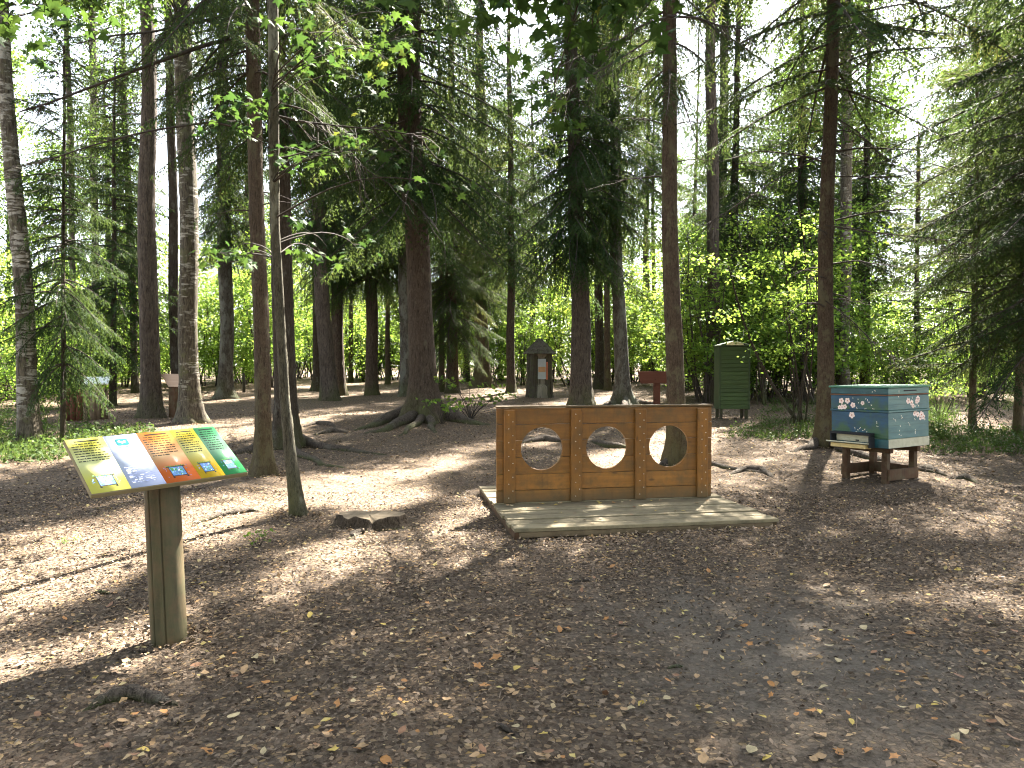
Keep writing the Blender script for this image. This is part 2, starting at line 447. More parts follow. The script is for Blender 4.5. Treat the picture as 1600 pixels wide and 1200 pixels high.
# ------------------------------------------------------------------ ground
def ground_mat():
    m = Mat('forest_floor')
    v = m.coords((1, 1, 1), 'Object')
    big = m.noise(v, 0.35, 5, 0.6)
    mid = m.noise(v, 3.0, 6, 0.7)
    fine = m.noise(v, 45, 5, 0.75)
    soil = m.ramp(fine, [(0.28, (0.030, 0.025, 0.019)), (0.5, (0.086, 0.065, 0.047)), (0.75, (0.172, 0.135, 0.100))])
    cell = m.voro(v, 42, 'F1', 'Color'); sp = m.n('ShaderNodeSeparateColor', {0: cell}).outputs
    edge = m.voro(v, 42, 'DISTANCE_TO_EDGE')
    litter = m.ramp(sp[0], [(0, (0.03, 0.020, 0.014)), (0.35, (0.075, 0.053, 0.036)), (0.7, (0.15, 0.106, 0.07)), (0.93, (0.25, 0.18, 0.11)), (1, (0.34, 0.22, 0.08))])
    lf = m.math('MULTIPLY', m.ramp(edge, [(0.03, 0), (0.09, 1)]), m.ramp(m.math('ADD', m.math('MULTIPLY', sp[1], 0.5), mid), [(0.62, 0), (0.72, 1)]))
    col = m.mix(lf, soil, litter)
    grey = m.mix(fine, (0.070, 0.060, 0.048), (0.160, 0.140, 0.115))
    pos = m.n('ShaderNodeTexCoord').outputs['Object']
    d = m.n('ShaderNodeVectorMath', {0: m.n('ShaderNodeVectorMath', {0: pos, 1: (-1.45, -4.0, 0)}, operation='ADD').outputs[0], 1: (0.75, 0.55, 0)}, operation='MULTIPLY').outputs[0]
    dist = m.n('ShaderNodeVectorMath', {0: d}, operation='LENGTH').outputs['Value']
    pf = m.ramp(m.math('ADD', dist, m.math('MULTIPLY_ADD', mid, 1.6, -0.8)), [(0.25, 0.85), (0.95, 0.0)])
    col = m.mix(pf, col, grey)
    col = m.mix(m.ramp(big, [(0.4, 0.0), (0.7, 0.45)]), col, m.mix(fine, (0.05, 0.035, 0.022), (0.13, 0.095, 0.068)))
    # moss and grass colour under the side thickets
    s = m.n('ShaderNodeSeparateXYZ', {0: pos}).outputs
    ax = m.math('ABSOLUTE', m.math('ADD', s[0], -0.5))
    gx = m.math('ADD', m.math('ADD', m.math('MULTIPLY', ax, 0.12), m.math('MULTIPLY', s[1], 0.012)), m.math('MULTIPLY', big, 0.9))
    col = m.mix(m.ramp(gx, [(2.3, 0.0), (3.0, 0.7)]), col, m.mix(fine, (0.03, 0.05, 0.015), (0.10, 0.13, 0.04)))
    h = m.math('ADD', m.math('MULTIPLY', fine, 0.5), m.math('ADD', m.math('MULTIPLY', lf, 0.4), m.math('MULTIPLY', mid, 1.2)))
    m.bsdf(col, 0.95, m.bump(h, 0.9, 0.02), 0.12)
    return m.m
M['ground'] = ground_mat()

def axis_pts(lo, hi, step, far):
    a = list(np.arange(lo, hi + 1e-6, step))
    x = hi; s = step
    up = []
    while x < far: s *= 1.35; x += s; up.append(x)
    x = lo; s = step
    dn = []
    while x > -far: s *= 1.35; x -= s; dn.append(x)
    return np.array(dn[::-1] + a + up)
gxs = axis_pts(-16, 16, 0.16, 380); gys = axis_pts(0.5, 36, 0.16, 380)
XX, YY = np.meshgrid(gxs, gys, indexing='ij')
ZZ = gz(XX, YY)
rs = np.random.RandomState(3)
ZZ = ZZ + rs.normal(0, 0.004, ZZ.shape)
nx, ny = XX.shape
i, j = np.meshgrid(np.arange(nx - 1), np.arange(ny - 1), indexing='ij')
q = np.stack((i * ny + j, (i + 1) * ny + j, (i + 1) * ny + j + 1, i * ny + j + 1), -1).reshape(-1, 4)
gg = G().add(np.stack((XX, YY, ZZ), -1), q)
ground = tag(put('ground', gg.mesh('ground', [M['ground']], (0,))), 'brown forest floor strewn with fallen leaves and roots', None, None, 'structure')

# ------------------------------------------------------------------ foliage prototypes
def spruce_branch(rng, L, lod, droop=0.5, hang=1.0):
    g = G()
    n = 9
    t = np.linspace(0, 1, n)
    lift = rng.uniform(0.0, 0.2)
    z = L * (lift * t - droop * t ** 2 + droop * 0.45 * t ** 3.2)
    yw = L * rng.uniform(-0.08, 0.08) * np.sin(t * 3)
    P = np.stack((L * t, yw, z), 1)
    add_tube(g, P, 0.004 + 0.011 * L ** 0.7 * (1 - t) ** 0.9, 4 if lod < 2 else 3, 1)
    sp = {0: 0.085, 1: 0.12, 2: 0.2}[lod]
    ss = np.arange(0.10 * L + 0.05, L, sp)
    D, S_, PP, LL, WW = [], [], [], [], []
    for k, s in enumerate(ss):
        tt = s / L
        base = np.array([np.interp(tt, t, P[:, a]) for a in range(3)])
        for side in ((1, -1) if lod < 2 else ((1,) if k % 2 else (-1,))):
            ln = min(0.95, (0.10 + 0.36 * L * (1 - tt) ** 0.8 * min(1, tt * 4 + 0.25)) * rng.uniform(0.55, 1.15))
            an = R(rng.uniform(40, 68)) * side
            hd = np.array((math.cos(an), math.sin(an), 0))
            dr = hang * rng.uniform(0.35, 1.15)
            step = {0: 0.042, 1: 0.062, 2: 0.13}[lod]
            u = np.arange(0.02, ln, step) / ln
            if not len(u): continue
            Q = base + hd * (ln * (u - min(0.46, 0.32 * dr) * u ** 2))[:, None]
            Q[:, 2] -= ln * dr * 0.85 * u ** 1.5
            tg = hd * (1 - 0.6 * dr * u)[:, None] + np.array((0, 0, -1.0)) * (dr * 1.27 * u ** 0.7)[:, None]
            tg = norm(tg)
            if lod == 0:
                add_tube(g, np.stack((base, Q[len(Q) // 2], Q[-1])), [0.004, 0.003, 0.0015], 3, 1)
            m = len(u)
            for sd in (1, -1, 0):
                if sd == 0 and lod == 2: continue
                lat = norm(np.cross(tg, np.array((0, 0, 1.0)) + rng.normal(0, 0.25, (m, 3)))) * sd
                d = norm(tg * (0.75 if sd else 1.0) + lat * 0.75 + np.array((0, 0, -0.25 * hang)) + rng.normal(0, 0.16, (m, 3)))
                sv = norm(np.cross(d, rng.normal(0, 1, (m, 3)) * 0.5 + np.array((0, 0, 1.0))))
                D.append(d); S_.append(sv); PP.append(Q)
                bl = {0: 0.085, 1: 0.12, 2: 0.25}[lod]; bw = {0: 0.0135, 1: 0.021, 2: 0.055}[lod]
                LL.append(bl * rng.uniform(0.6, 1.2, m) * (1 - 0.35 * u)); WW.append(np.full(m, bw))
    if PP:
        PP, D, S_, LL, WW = map(np.concatenate, (PP, D, S_, LL, WW))
        c = np.clip(rng.normal(0.45, 0.17) + rng.normal(0, 0.14, len(PP)), 0, 0.92)
        c = np.where(rng.random_sample(len(PP)) < 0.02, 1.0, c)
        blades(g, PP, D, S_, LL, WW, 0.12, 0, c)
    return g

def spruce_crown(seed, H, zb, rmax, lods, hang=1.0, droop=0.55, dens=1.0, low_sparse=0.0, protos=5, cone=0.75, hi=0.0):
    rng = np.random.RandomState(seed)
    g = G()
    lib = {}
    def proto(L, lod):
        k = (round(L / 0.5), lod)
        if k not in lib:
            lib[k] = [spruce_branch(rng, max(0.35, k[0] * 0.5), lod, droop, hang) for _ in range(protos if lod == 0 else 3)]
        return lib[k]
    z = zb
    while z < H - 0.3:
        f = (z - zb) / (H - zb)
        rad = rmax * (1 - f) ** cone * min(1, 0.72 + f * 1.6) + 0.25
        lod = 0 if z < lods[0] else 1 if z < lods[1] else 2
        nb = max(3, int(round((5.2 if lod < 2 else 6) * (dens if z < zb + 2.5 else max(dens, hi)) * (1 - low_sparse * (1 - min(1, f * 5))))))
        a0 = rng.uniform(0, 6.28)
        for b in range(nb):
            az = a0 + b * 6.283 / nb + rng.normal(0, 0.3)
            L = max(0.4, rad * rng.uniform(0.62, 1.12))
            br = proto(L, lod)[rng.randint(len(proto(L, lod)))]
            sc = L / max(0.35, round(L / 0.5) * 0.5)
            pitch = R(-22 + 52 * f + rng.normal(0, 7)) if hang > 0.4 else R(-10 + 45 * f + rng.normal(0, 7))
            ca, sa, cp, sp_ = math.cos(az), math.sin(az), math.cos(pitch), math.sin(pitch)
            Mx = np.array(((ca, -sa, 0), (sa, ca, 0), (0, 0, 1))) @ np.array(((cp, 0, -sp_), (0, 1, 0), (sp_, 0, cp))) * sc
            g.merge(br, Mx, (0.06 * ca, 0.06 * sa, z + rng.uniform(-0.15, 0.15)), rng.normal(0, 0.08))
        z += {0: 0.42, 1: 0.46, 2: 0.62}[lod] * rng.uniform(0.75, 1.25)
    return g

def leaf_cloud(g, rng, C, n, rad, flat, size, mat=0, up=0.8, cm=0.5):
    P = C + rng.normal(0, 1, (n, 3)) * np.array((rad, rad, rad * flat)) * 0.55
    Nn = norm(rng.normal(0, 0.55, (n, 3)) + np.array((0, 0, up)))
    D = norm(np.cross(Nn, rng.normal(0, 1, (n, 3)))); D[:, 2] -= 0.25; D = norm(D)
    S = norm(np.cross(D, Nn))
    sz = size * rng.uniform(0.6, 1.25, n)
    blades(g, P, D, S, sz, sz * 0.72, 0.14, mat, np.clip(cm + rng.normal(0, 0.16, n), 0, 1), 0.42)

def curve_pts(a, b, rng, n=6, sag=0.0, wob=0.06):
    a = np.asarray(a, float); b = np.asarray(b, float)
    t = np.linspace(0, 1, n)[:, None]
    L = np.linalg.norm(b - a)
    P = a + (b - a) * t + rng.normal(0, wob * L, (1, 3)) * np.sin(t * math.pi) + rng.normal(0, wob * L * 0.4, (1, 3)) * np.sin(t * 2 * math.pi)
    P[:, 2] += sag * L * np.sin(t[:, 0] * math.pi)
    return P

def bush_crown(seed, H, zb, spread, nstem, nclump, per, size, flat=0.45, crad=0.55):
    """several thin stems with horizontal sprays of leaves; returns (stems, crown)"""
    rng = np.random.RandomState(seed)
    w, g = G(), G()
    tips = []
    for s in range(nstem):
        az = rng.uniform(0, 6.28); r = spread * rng.uniform(0.15, 0.75)
        top = np.array((r * math.cos(az), r * math.sin(az), H * rng.uniform(0.7, 0.98)))
        P = curve_pts((rng.normal(0, 0.12), rng.normal(0, 0.12), -0.05), top, rng, 7, 0, 0.05)
        add_tube(w, P, np.linspace(0.028, 0.006, 7) * (0.7 + H * 0.09), 5, 0)
        tips.append(P)
    for k in range(nclump):
        P = tips[rng.randint(len(tips))]
        f = rng.uniform(zb / H, 1.0)
        b = np.array([np.interp(f, np.linspace(0, 1, 7), P[:, a]) for a in range(3)])
        az = rng.uniform(0, 6.28); rr = spread * rng.uniform(0.1, 0.8) * (1.15 - 0.6 * abs(f - 0.55))
        c = b + np.array((rr * math.cos(az), rr * math.sin(az), rng.uniform(-0.1, 0.35)))
        add_tube(w, curve_pts(b, c, rng, 4, 0.05), [0.012, 0.009, 0.006, 0.003], 3, 0)
        n = int(per * rng.uniform(0.6, 1.4))
        leaf_cloud(g, rng, c, n, crad * rng.uniform(0.7, 1.3), flat, size, 0, 0.9, 0.5 + rng.normal(0, 0.14))
    return w, g

CROWN = {}
CROWN['near'] = spruce_crown(11, 21, 5.9, 2.7, (8.5, 13), 0.85, 0.5, 0.85, 0.35, hi=1.5).mesh('spruce_crown_near', [M['needle'], M['twig']])
CROWN['midA'] = spruce_crown(12, 25, 4.7, 3.3, (0, 14), 1.45, 0.65, 1.9, cone=1.8).mesh('spruce_crown_mid', [M['needle'], M['twig']])
CROWN['midB'] = spruce_crown(13, 23, 5.6, 2.9, (0, 14), 1.3, 0.6, 1.6, cone=1.7).mesh('spruce_crown_mid_b', [M['needle'], M['twig']])
CROWN['highA'] = spruce_crown(14, 24, 9.5, 2.6, (0, 15), 1.0, 0.5, 0.9, 0.3).mesh('spruce_crown_high', [M['needle'], M['twig']])
CROWN['young'] = spruce_crown(15, 8.5, 1.3, 1.9, (0, 20), 0.35, 0.30, 1.0, 0.45, cone=0.9).mesh('spruce_crown_young', [M['needle'], M['twig']])
CROWN['youngB'] = spruce_crown(18, 10.5, 1.6, 2.1, (0, 20), 0.95, 0.5, 1.7, 0.1, cone=0.7).mesh('spruce_crown_bushy', [M['needle'], M['twig']])
CROWN['low'] = spruce_crown(16, 17, 2.4, 3.3, (6.5, 11), 0.9, 0.5, 1.5, 0.25).mesh('spruce_crown_low', [M['needle'], M['twig']])

def tall_crown(seed, H, zb, spread, nclump, per, size, crad, flat=0.6, leafm='canopy'):
    rng = np.random.RandomState(seed)
    g = G()
    for k in range(nclump):
        f = rng.uniform(0, 1)
        z = zb + (H - zb) * f
        az = rng.uniform(0, 6.28); rr = spread * math.sqrt(rng.uniform(0.03, 1)) * (1 - 0.75 * f ** 2.2) * (0.55 + 0.45 * min(1, f * 4))
        c = np.array((rr * math.cos(az), rr * math.sin(az), z))
        add_tube(g, curve_pts((0, 0, z - 0.35 * rr - 0.3), c, rng, 4, 0.06), [0.035, 0.022, 0.012, 0.005], 4, 1)
        leaf_cloud(g, rng, c, int(per * rng.uniform(0.6, 1.4)), crad * rng.uniform(0.7, 1.3), flat, size, 0, 0.6, 0.5 + rng.normal(0, 0.13))
    return g.mesh('leafy_crown', [M[leafm], M['twig']])
CROWN['birch'] = tall_crown(21, 20, 8.5, 2.6, 85, 150, 0.11, 0.75, 0.8)
CROWN['pine'] = tall_crown(22, 23, 14.5, 2.6, 55, 210, 0.20, 0.7, 0.5, 'needle')
CROWN['decid'] = tall_crown(23, 14, 3.2, 3.0, 130, 130, 0.14, 0.75, 0.4)
CROWN['decidB'] = tall_crown(24, 17, 5.0, 2.8, 110, 130, 0.15, 0.8, 0.45)

BUSH = []
for sd, (H, zb, spr, ns, nc, per, sz) in enumerate([(5.5, 0.9, 2.0, 6, 66, 55, 0.12), (4.2, 0.6, 1.8, 7, 56, 50, 0.11), (7.5, 1.3, 2.3, 5, 80, 60, 0.13), (2.6, 0.3, 1.5, 6, 40, 50, 0.10)]):
    w, g = bush_crown(40 + sd, H, zb, spr, ns, nc, per, sz)
    BUSH.append((w.mesh('bush_stems', [M['twig']]), g.mesh('bush_leaves', [M['leaf']])))

# ------------------------------------------------------------------ trunks
def trunk_mesh(name, pts, rad, mat, flare=0.6, lobes=5, sides=28, seed=0, step=0.16, zfine=7.0, knots=0, rough=0.02):
    """pts: local centre line (n,3), rad: radii at those points"""
    rng = np.random.RandomState(seed)
    pts = np.asarray(pts, float); rad = np.asarray(rad, float)
    H = pts[-1, 2]
    zs = list(np.arange(-0.35, 1.2, 0.07)) + list(np.arange(1.2, min(zfine, H), step)) + list(np.arange(zfine, H, 1.0)) + [H]
    zs = np.array(sorted(set(round(z, 3) for z in zs if z <= H)))
    zc = np.clip(zs, pts[0, 2], H)
    P = np.stack([np.interp(zc, pts[:, 2], pts[:, a]) for a in (0, 1)] + [zs], 1)
    r = np.interp(zc, pts[:, 2], rad)
    sw = np.clip(zs / 2.5, 0, 1) * (0.25 + 0.75 * min(1.0, rad[0] * 4))
    P[:, 0] += sw * (0.05 * np.sin(zs * 0.42 + seed) + 0.022 * np.sin(zs * 1.15 + 2.1 * seed)); P[:, 1] += sw * 0.05 * np.sin(zs * 0.5 + 3.3 * seed)
    r0 = rad[0]
    an = np.arange(sides) * 2 * math.pi / sides
    ph = rng.uniform(0, 6.28, 8)
    lob = 0.5 + 0.5 * (0.6 * np.cos(lobes * an + ph[0]) + 0.4 * np.cos((lobes - 2) * an + ph[1]))
    fl = np.exp(-np.clip(zs, 0, 99) / (0.20 + 0.55 * r0)) * flare
    RR = r[:, None] * (1 + fl[:, None] * (0.45 + 1.1 * lob[None]))
    wob = 0.045 * np.sin(2 * an[None] + 0.5 * zs[:, None] + ph[2]) + 0.03 * np.sin(3 * an[None] - 0.9 * zs[:, None] + ph[3])
    RR *= 1 + wob + rng.normal(0, rough, RR.shape)
    for k in range(knots):
        kz = rng.uniform(0.7, zfine); ka = rng.uniform(0, 6.28)
        da = (an[None] - ka + math.pi) % (2 * math.pi) - math.pi
        RR += 0.17 * r[:, None] * np.exp(-((zs[:, None] - kz) / 0.07) ** 2 - (da * 3.0) ** 2)
    V = np.stack((P[:, 0, None] + RR * np.cos(an), P[:, 1, None] + RR * np.sin(an), np.broadcast_to(zs[:, None], RR.shape)), -1)
    n = len(zs)
    i, j = np.meshgrid(np.arange(n - 1), np.arange(sides), indexing='ij'); k = (j + 1) % sides
    F = np.stack((i * sides + j, i * sides + k, (i + 1) * sides + k, (i + 1) * sides + j), -1).reshape(-1, 4)
    return G().add(V, F).mesh(name, [mat], (0,))

def root_mesh(base, path, r0, mat, seed):
    """path: world x,y points on the ground; base: the tree's location"""
    rng = np.random.RandomState(seed)
    Q = np.asarray(path, float)
    t = np.linspace(0, 1, 22)
    tk = np.linspace(0, 1, len(Q))
    X = np.interp(t, tk, Q[:, 0]) + np.sin(t * 9 + rng.uniform(0, 6)) * 0.05 * np.sin(t * math.pi); Y = np.interp(t, tk, Q[:, 1]) + np.sin(t * 11 + rng.uniform(0, 6)) * 0.05 * np.sin(t * math.pi)
    rr = r0 * (1 - 0.72 * t ** 0.8)
    Z = gz(X, Y) + rr * (0.55 - 1.2 * t ** 2) + 0.35 * r0 * np.exp(-t * 6)
    P = np.stack((X, Y, Z), 1) - np.asarray(base)
    V, F = tube(P, rr, 10)
    V += rng.normal(0, 0.004, V.shape)
    return G().add(V, F).mesh('root', [mat], (0,))

def dead_branches(seed, pts, rad, z0, z1, n, Lr, mat, root, down=0.25):
    rng = np.random.RandomState(seed)
    pts = np.asarray(pts)
    for k in range(n):
        g = G()
        z = rng.uniform(z0, z1)
        c = np.array([np.interp(z, pts[:, 2], pts[:, a]) for a in range(2)] + [z]); r = np.interp(z, pts[:, 2], rad)
        az = rng.uniform(0, 6.28); L = rng.uniform(*Lr)
        d = np.array((math.cos(az), math.sin(az), 0))
        t = np.linspace(0, 1, 7)[:, None]
        P = c + d * (r * 0.8 + L * t) + np.array((0, 0, 1.0)) * L * (rng.uniform(-0.1, 0.35) * t - rng.uniform(0.3, 0.8) * down * 2 * t ** 2) + rng.normal(0, 0.02, (7, 3)) * L * t
        add_tube(g, P, np.linspace(0.011, 0.002, 7) * (0.6 + L * 0.55), 4)
        for q in range(int(L * 6)):
            f = rng.uniform(0.25, 0.95)
            b = np.array([np.interp(f, t[:, 0], P[:, a]) for a in range(3)])
            e = b + (d * rng.uniform(0.2, 0.9) + np.array((-d[1], d[0], 0)) * rng.choice((-1, 1)) * rng.uniform(0.4, 1) + np.array((0, 0, rng.uniform(-0.7, 0.3)))) * rng.uniform(0.08, 0.4)
            add_tube(g, np.stack((b, (b + e) / 2 + rng.normal(0, 0.02, 3), e)), [0.004, 0.003, 0.0015], 3)
        put('dead_branch', g.mesh('dead_branch', [mat]), root)

TREES = {}
tid = [100]
def tree(key, name, label, cat, base, w, top, wt, H, mat, crown=None, cs=(1, 1), flare=0.6, lobes=5, dead=None, bend=None, roots=(), knots=0, group=None, crot=None, sides=None, Y=None):
    """base, top: pixels; w, wt: trunk width in pixels there; H: height in metres"""
    tid[0] += 1
    b = at(*base) if Y is None else np.array((*deep(base[0], base[1], Y)[:2], 0.0))
    if Y is not None: b[2] = float(gz(b[0], b[1]))
    pxm = b[1] / FPX
    t = deep(top[0], top[1], b[1])
    loc = np.array((b[0], b[1], b[2]))
    tl = t - loc
    r0, r1 = w * pxm / 2, wt * pxm / 2
    z1 = max(tl[2], 1.5)
    pts, rad = [(0, 0, 0)], [r0]
    for (bx, by, bw) in (bend or []):
        p = deep(bx, by, b[1]) - loc
        pts.append((p[0], p[1], p[2])); rad.append(bw * pxm / 2)
    pts.append((tl[0], 0.0, z1)); rad.append(r1)
    if H > z1 + 0.5:
        sl = tl[0] / z1 if not bend else 0.0
        pts.append((tl[0] + sl * (H - z1) * 0.3, 0, H)); rad.append(max(0.02, r1 * 0.12))
    root = thing(name, label, cat, tuple(loc), 0, group)
    near = b[1] < 15
    sd = sides or (40 if near else 24 if b[1] < 24 else 14)
    me = trunk_mesh('trunk', pts, rad, mat, flare, lobes, sd, tid[0], 0.09 if near else 0.2, 8.5 if near else 14, knots, 0.022 if near else 0.02)
    put('trunk', me, root)
    if crown:
        topz = H
        cm = CROWN[crown]
        x_at = np.interp(H * 0.5, [p[2] for p in pts], [p[0] for p in pts])
        put('crown', cm, root, (x_at * 0.8, 0, 0), (0, 0, crot if crot is not None else tid[0] * 2.399), (cs[0], cs[0], cs[1]))
    if dead:
        dead_branches(tid[0], pts, rad, dead[0], dead[1], dead[2], dead[3], M['twig'], root)
    for k, (path, r) in enumerate(roots):
        Q = [at(*p)[:2] for p in path]
        put('root', root_mesh(loc, Q, r, M['root'], tid[0] * 7 + k), root)
    TREES[key] = (root, loc, np.array(pts), np.array(rad))
    return root

tree('T1', 'birch_tree', 'white birch with dark bark marks, tallest at the far left edge', 'tree', (46, 692), 28, (8, 100), 21, 19, M['birch'], 'birch', (1.0, 1.0), 0.5, dead=(3, 8, 6, (0.4, 1.0)))
tree('T2', 'young_spruce', 'young spruce with a thin dark stem next to the white birch', 'tree', (98, 690), 8, (101, 170), 4, 7.4, M['bark_dark'], 'youngB', (0.55, 0.85), 0.25)
tree('T39', 'young_spruce', 'dark bushy young spruce between the white birch and the grey-brown trunk', 'tree', (176, 634), 10, (180, 300), 6, 10.5, M['bark_dark'], 'youngB', (0.95, 1.1), 0.3)
tree('T4', 'spruce_tree', 'grey-brown straight trunk rising behind the coloured sign panel, beside the dark birch', 'tree', (238, 652), 29, (226, 0), 20, 24, M['bark_pine'], 'pine', (1.0, 1.05), 0.55, dead=(5, 11, 8, (0.6, 1.6)), roots=())
tree('T5', 'spruce_tree', 'thin dark trunk tight behind the mossy dark birch', 'tree', (276, 632), 15, (262, 0), 12, 22, M['bark_dark'], 'highA', (0.75, 0.95), 0.4)
tree('T6', 'birch_tree', 'old dark birch with pale lichen patches and mossy foot above the sign panel', 'tree', (299, 660), 31, (283, 60), 24, 21, M['birch_dark'], 'birch', (1.05, 1.1), 0.75, 5, knots=6)
tree('T7', 'spruce_tree', 'slim pale grey trunk with green moss round its foot', 'tree', (352, 622), 22, (350, 230), 19, 20, M['bark_grey'], 'midB', (0.8, 1.0), 0.9, 4, knots=4)
tree('T8', 'spruce_tree', 'near reddish spruce trunk with mossy yellow-green base beside the leaning lichen tree', 'tree', (412, 742), 26, (393, 0), 20, 18, M['bark_red'], 'near', (0.8, 0.9), 0.8, 5, dead=(2.6, 7.6, 9, (0.3, 0.9)), knots=26)
tree('T10', 'spruce_tree', 'dark thick spruce behind the leaning lichen tree with long surface roots', 'tree', (446, 700), 35, (436, 0), 26, 23, M['bark_dark'], 'midB', (0.95, 1.0), 1.0, 5,
     roots=[([(455, 690), (480, 697), (515, 702), (560, 707), (605, 711)], 0.13), ([(437, 697), (405, 702), (372, 708), (345, 716)], 0.14), ([(452, 705), (475, 715), (500, 726), (540, 731)], 0.09)])
tree('T11', 'spruce_tree', 'thin dark trunk left of the pair of joined pine trunks', 'tree', (496, 611), 13, (494, 330), 11, 20, M['bark_dark'], 'highA', (0.8, 0.9), 0.9)
tree('T12', 'pine_tree', 'grey pine trunk leaning left, front one of a joined pair', 'tree', (516, 626), 26, (494, 290), 20, 23, M['bark_pine'], 'midB', (0.8, 1.0), 0.4)
tree('T13', 'pine_tree', 'red-brown pine trunk behind the leaning grey pine', 'tree', (531, 618), 19, (520, 290), 16, 23, M['bark_spruce'], 'midA', (0.8, 1.0), 0.4)
tree('T14', 'pine_tree', 'straight slim brown trunk in the open left of the big rooted spruce', 'tree', (581, 617), 19, (575, 280), 16, 22, M['bark_spruce'], 'midA', (1.0, 0.95), 0.35)
tree('T15', 'spruce_tree', 'slim grey trunk directly left of the big rooted spruce', 'tree', (633, 619), 17, (627, 300), 14, 22, M['bark_grey'], 'midB', (1.0, 0.98), 0.4)
tree('T16', 'spruce_tree', 'biggest old spruce with thick trunk and wide spreading mossy roots', 'tree', (662, 655), 42, (640, 0), 33, 27, M['bark_spruce'], 'midA', (1.25, 1.06), 1.1, 6, dead=(4.2, 9, 14, (0.8, 2.2)),
     roots=[([(650, 648), (620, 655), (585, 666), (553, 673)], 0.22), ([(654, 655), (628, 664), (600, 674), (570, 677)], 0.17), ([(675, 650), (705, 657), (735, 662), (765, 664)], 0.24), ([(668, 658), (676, 668), (680, 677)], 0.12), ([(658, 660), (640, 672), (622, 682)], 0.10)])
tree('T17', 'spruce_tree', 'slim brown spruce just right of the biggest spruce, low drooping boughs', 'tree', (708, 614), 18, (704, 300), 15, 19, M['bark_spruce'], 'low', (0.85, 0.95), 0.5)
tree('T18', 'spruce_tree', 'dark red-brown spruce with wide flared foot behind the leafy sapling', 'tree', (755, 605), 22, (752, 300), 19, 24, M['bark_red'], 'midA', (1.0, 0.95), 1.0, 5)
tree('T19', 'spruce_tree', 'thin dark trunk left of the roofed log hive', 'tree', (799, 613), 13, (797, 300), 10, 19, M['bark_spruce'], 'midB', (0.9, 0.85), 0.5)
tree('T20', 'pine_tree', 'thick scaly pink-brown pine trunk above the left half of the plank wall', 'tree', (910, 636), 32, (898, 330), 25, 24, M['bark_pine'], 'midA', (1.0, 1.0), 0.45, 5)
tree('T21', 'spruce_tree', 'slim dark trunk just right of the pink-brown pine', 'tree', (936, 608), 15, (934, 330), 12, 21, M['bark_dark'], 'midB', (0.8, 0.95), 0.6)
tree('T22', 'pine_tree', 'thin orange-brown trunk between two darker ones behind the plank wall', 'tree', (949, 610), 10, (947, 330), 8, 19, M['bark_red'], 'pine', (0.8, 0.85), 0.4)
tree('T23', 'spruce_tree', 'grey trunk with pale flared roots behind the middle hole of the plank wall', 'tree', (973, 632), 22, (960, 200), 16, 23, M['bark_grey'], 'midB', (1.0, 1.0), 1.2, 5,
     roots=[([(980, 628), (1005, 632), (1030, 634), (1045, 638)], 0.12), ([(965, 630), (945, 635), (930, 640)], 0.12), ([(975, 634), (985, 645), (1000, 652), (1030, 655)], 0.10)])
tree('T25', 'spruce_tree', 'near reddish spruce trunk rising behind the right hole of the plank wall', 'tree', (1058, 724), 27, (1044, 0), 21, 19, M['bark_red'], 'near', (0.72, 1.0), 0.85, 5, dead=(3.0, 7.5, 9, (0.3, 1.2)), knots=24,
     roots=[([(1052, 724), (1030, 728), (1005, 735)], 0.09), ([(1066, 725), (1090, 724), (1120, 727), (1180, 738), (1210, 742)], 0.08)])
tree('T26', 'broken_snag', 'broken dark tapering snag behind the near reddish spruce', 'snag', (1074, 611), 18, (1068, 520), 8, 3.2, M['bark_dark'], None, (1, 1), 0.3)
tree('T27', 'pine_tree', 'dark trunk with flared foot just left of the green hive tower', 'tree', (1113, 627), 22, (1112, 60), 15, 24, M['bark_pine'], 'pine', (0.42, 1.05), 0.7, 5)
tree('T27b', 'pine_tree', 'pink-barked pine stem beside the dark trunk left of the green hive tower', 'tree', (1128, 612), 15, (1133, 60), 13, 24, M['bark_pine'], 'pine', (0.5, 1.0), 0.4, 5)
tree('T40', 'spruce_tree', 'dark spruce rising behind the green hive tower with low hanging boughs', 'tree', (1147, 617), 15, (1150, 300), 12, 21, M['bark_dark'], 'midA', (1.15, 0.85), 0.5)
tree('T41', 'spruce_tree', 'dark spruce behind the bare-branched trunk beside the painted beehive', 'tree', (1352, 612), 14, (1354, 300), 11, 19, M['bark_dark'], 'midB', (1.1, 0.85), 0.5)
tree('T29', 'spruce_tree', 'near brown spruce trunk with bare side branches touching the painted beehive', 'tree', (1288, 698), 26, (1303, 0), 18, 20, M['bark_red'], 'near', (1.45, 1.05), 0.75, 5, dead=(2.2, 8, 26, (0.6, 2.4)), knots=24,
     roots=[([(1282, 697), (1262, 701), (1240, 706)], 0.12), ([(1300, 700), (1330, 708), (1365, 714)], 0.09), ([(1310, 705), (1400, 728), (1450, 737), (1475, 742)], 0.07)])
tree('T30', 'birch_tree', 'grey birch trunk close behind the near brown spruce at the painted beehive', 'tree', (1319, 628), 19, (1322, 0), 15, 21, M['birch_dark'], 'birch', (0.95, 1.05), 0.4)
tree('T31', 'young_spruce', 'dark young spruce right behind the lid of the painted beehive', 'tree', (1431, 622), 9, (1434, 250), 6, 9.5, M['bark_dark'], 'young', (1.15, 1.1), 0.3)
tree('T32', 'young_spruce', 'thin spruce stem in the sunlit gap right of the painted beehive', 'tree', (1519, 670), 11, (1522, 400), 8, 9.0, M['bark_red'], 'young', (1.25, 1.15), 0.3)
tree('T33', 'spruce_tree', 'spruce trunk cut by the right picture edge with low dark boughs', 'tree', (1590, 678), 14, (1600, 400), 11, 13, M['bark_red'], 'low', (0.75, 0.8), 0.35)
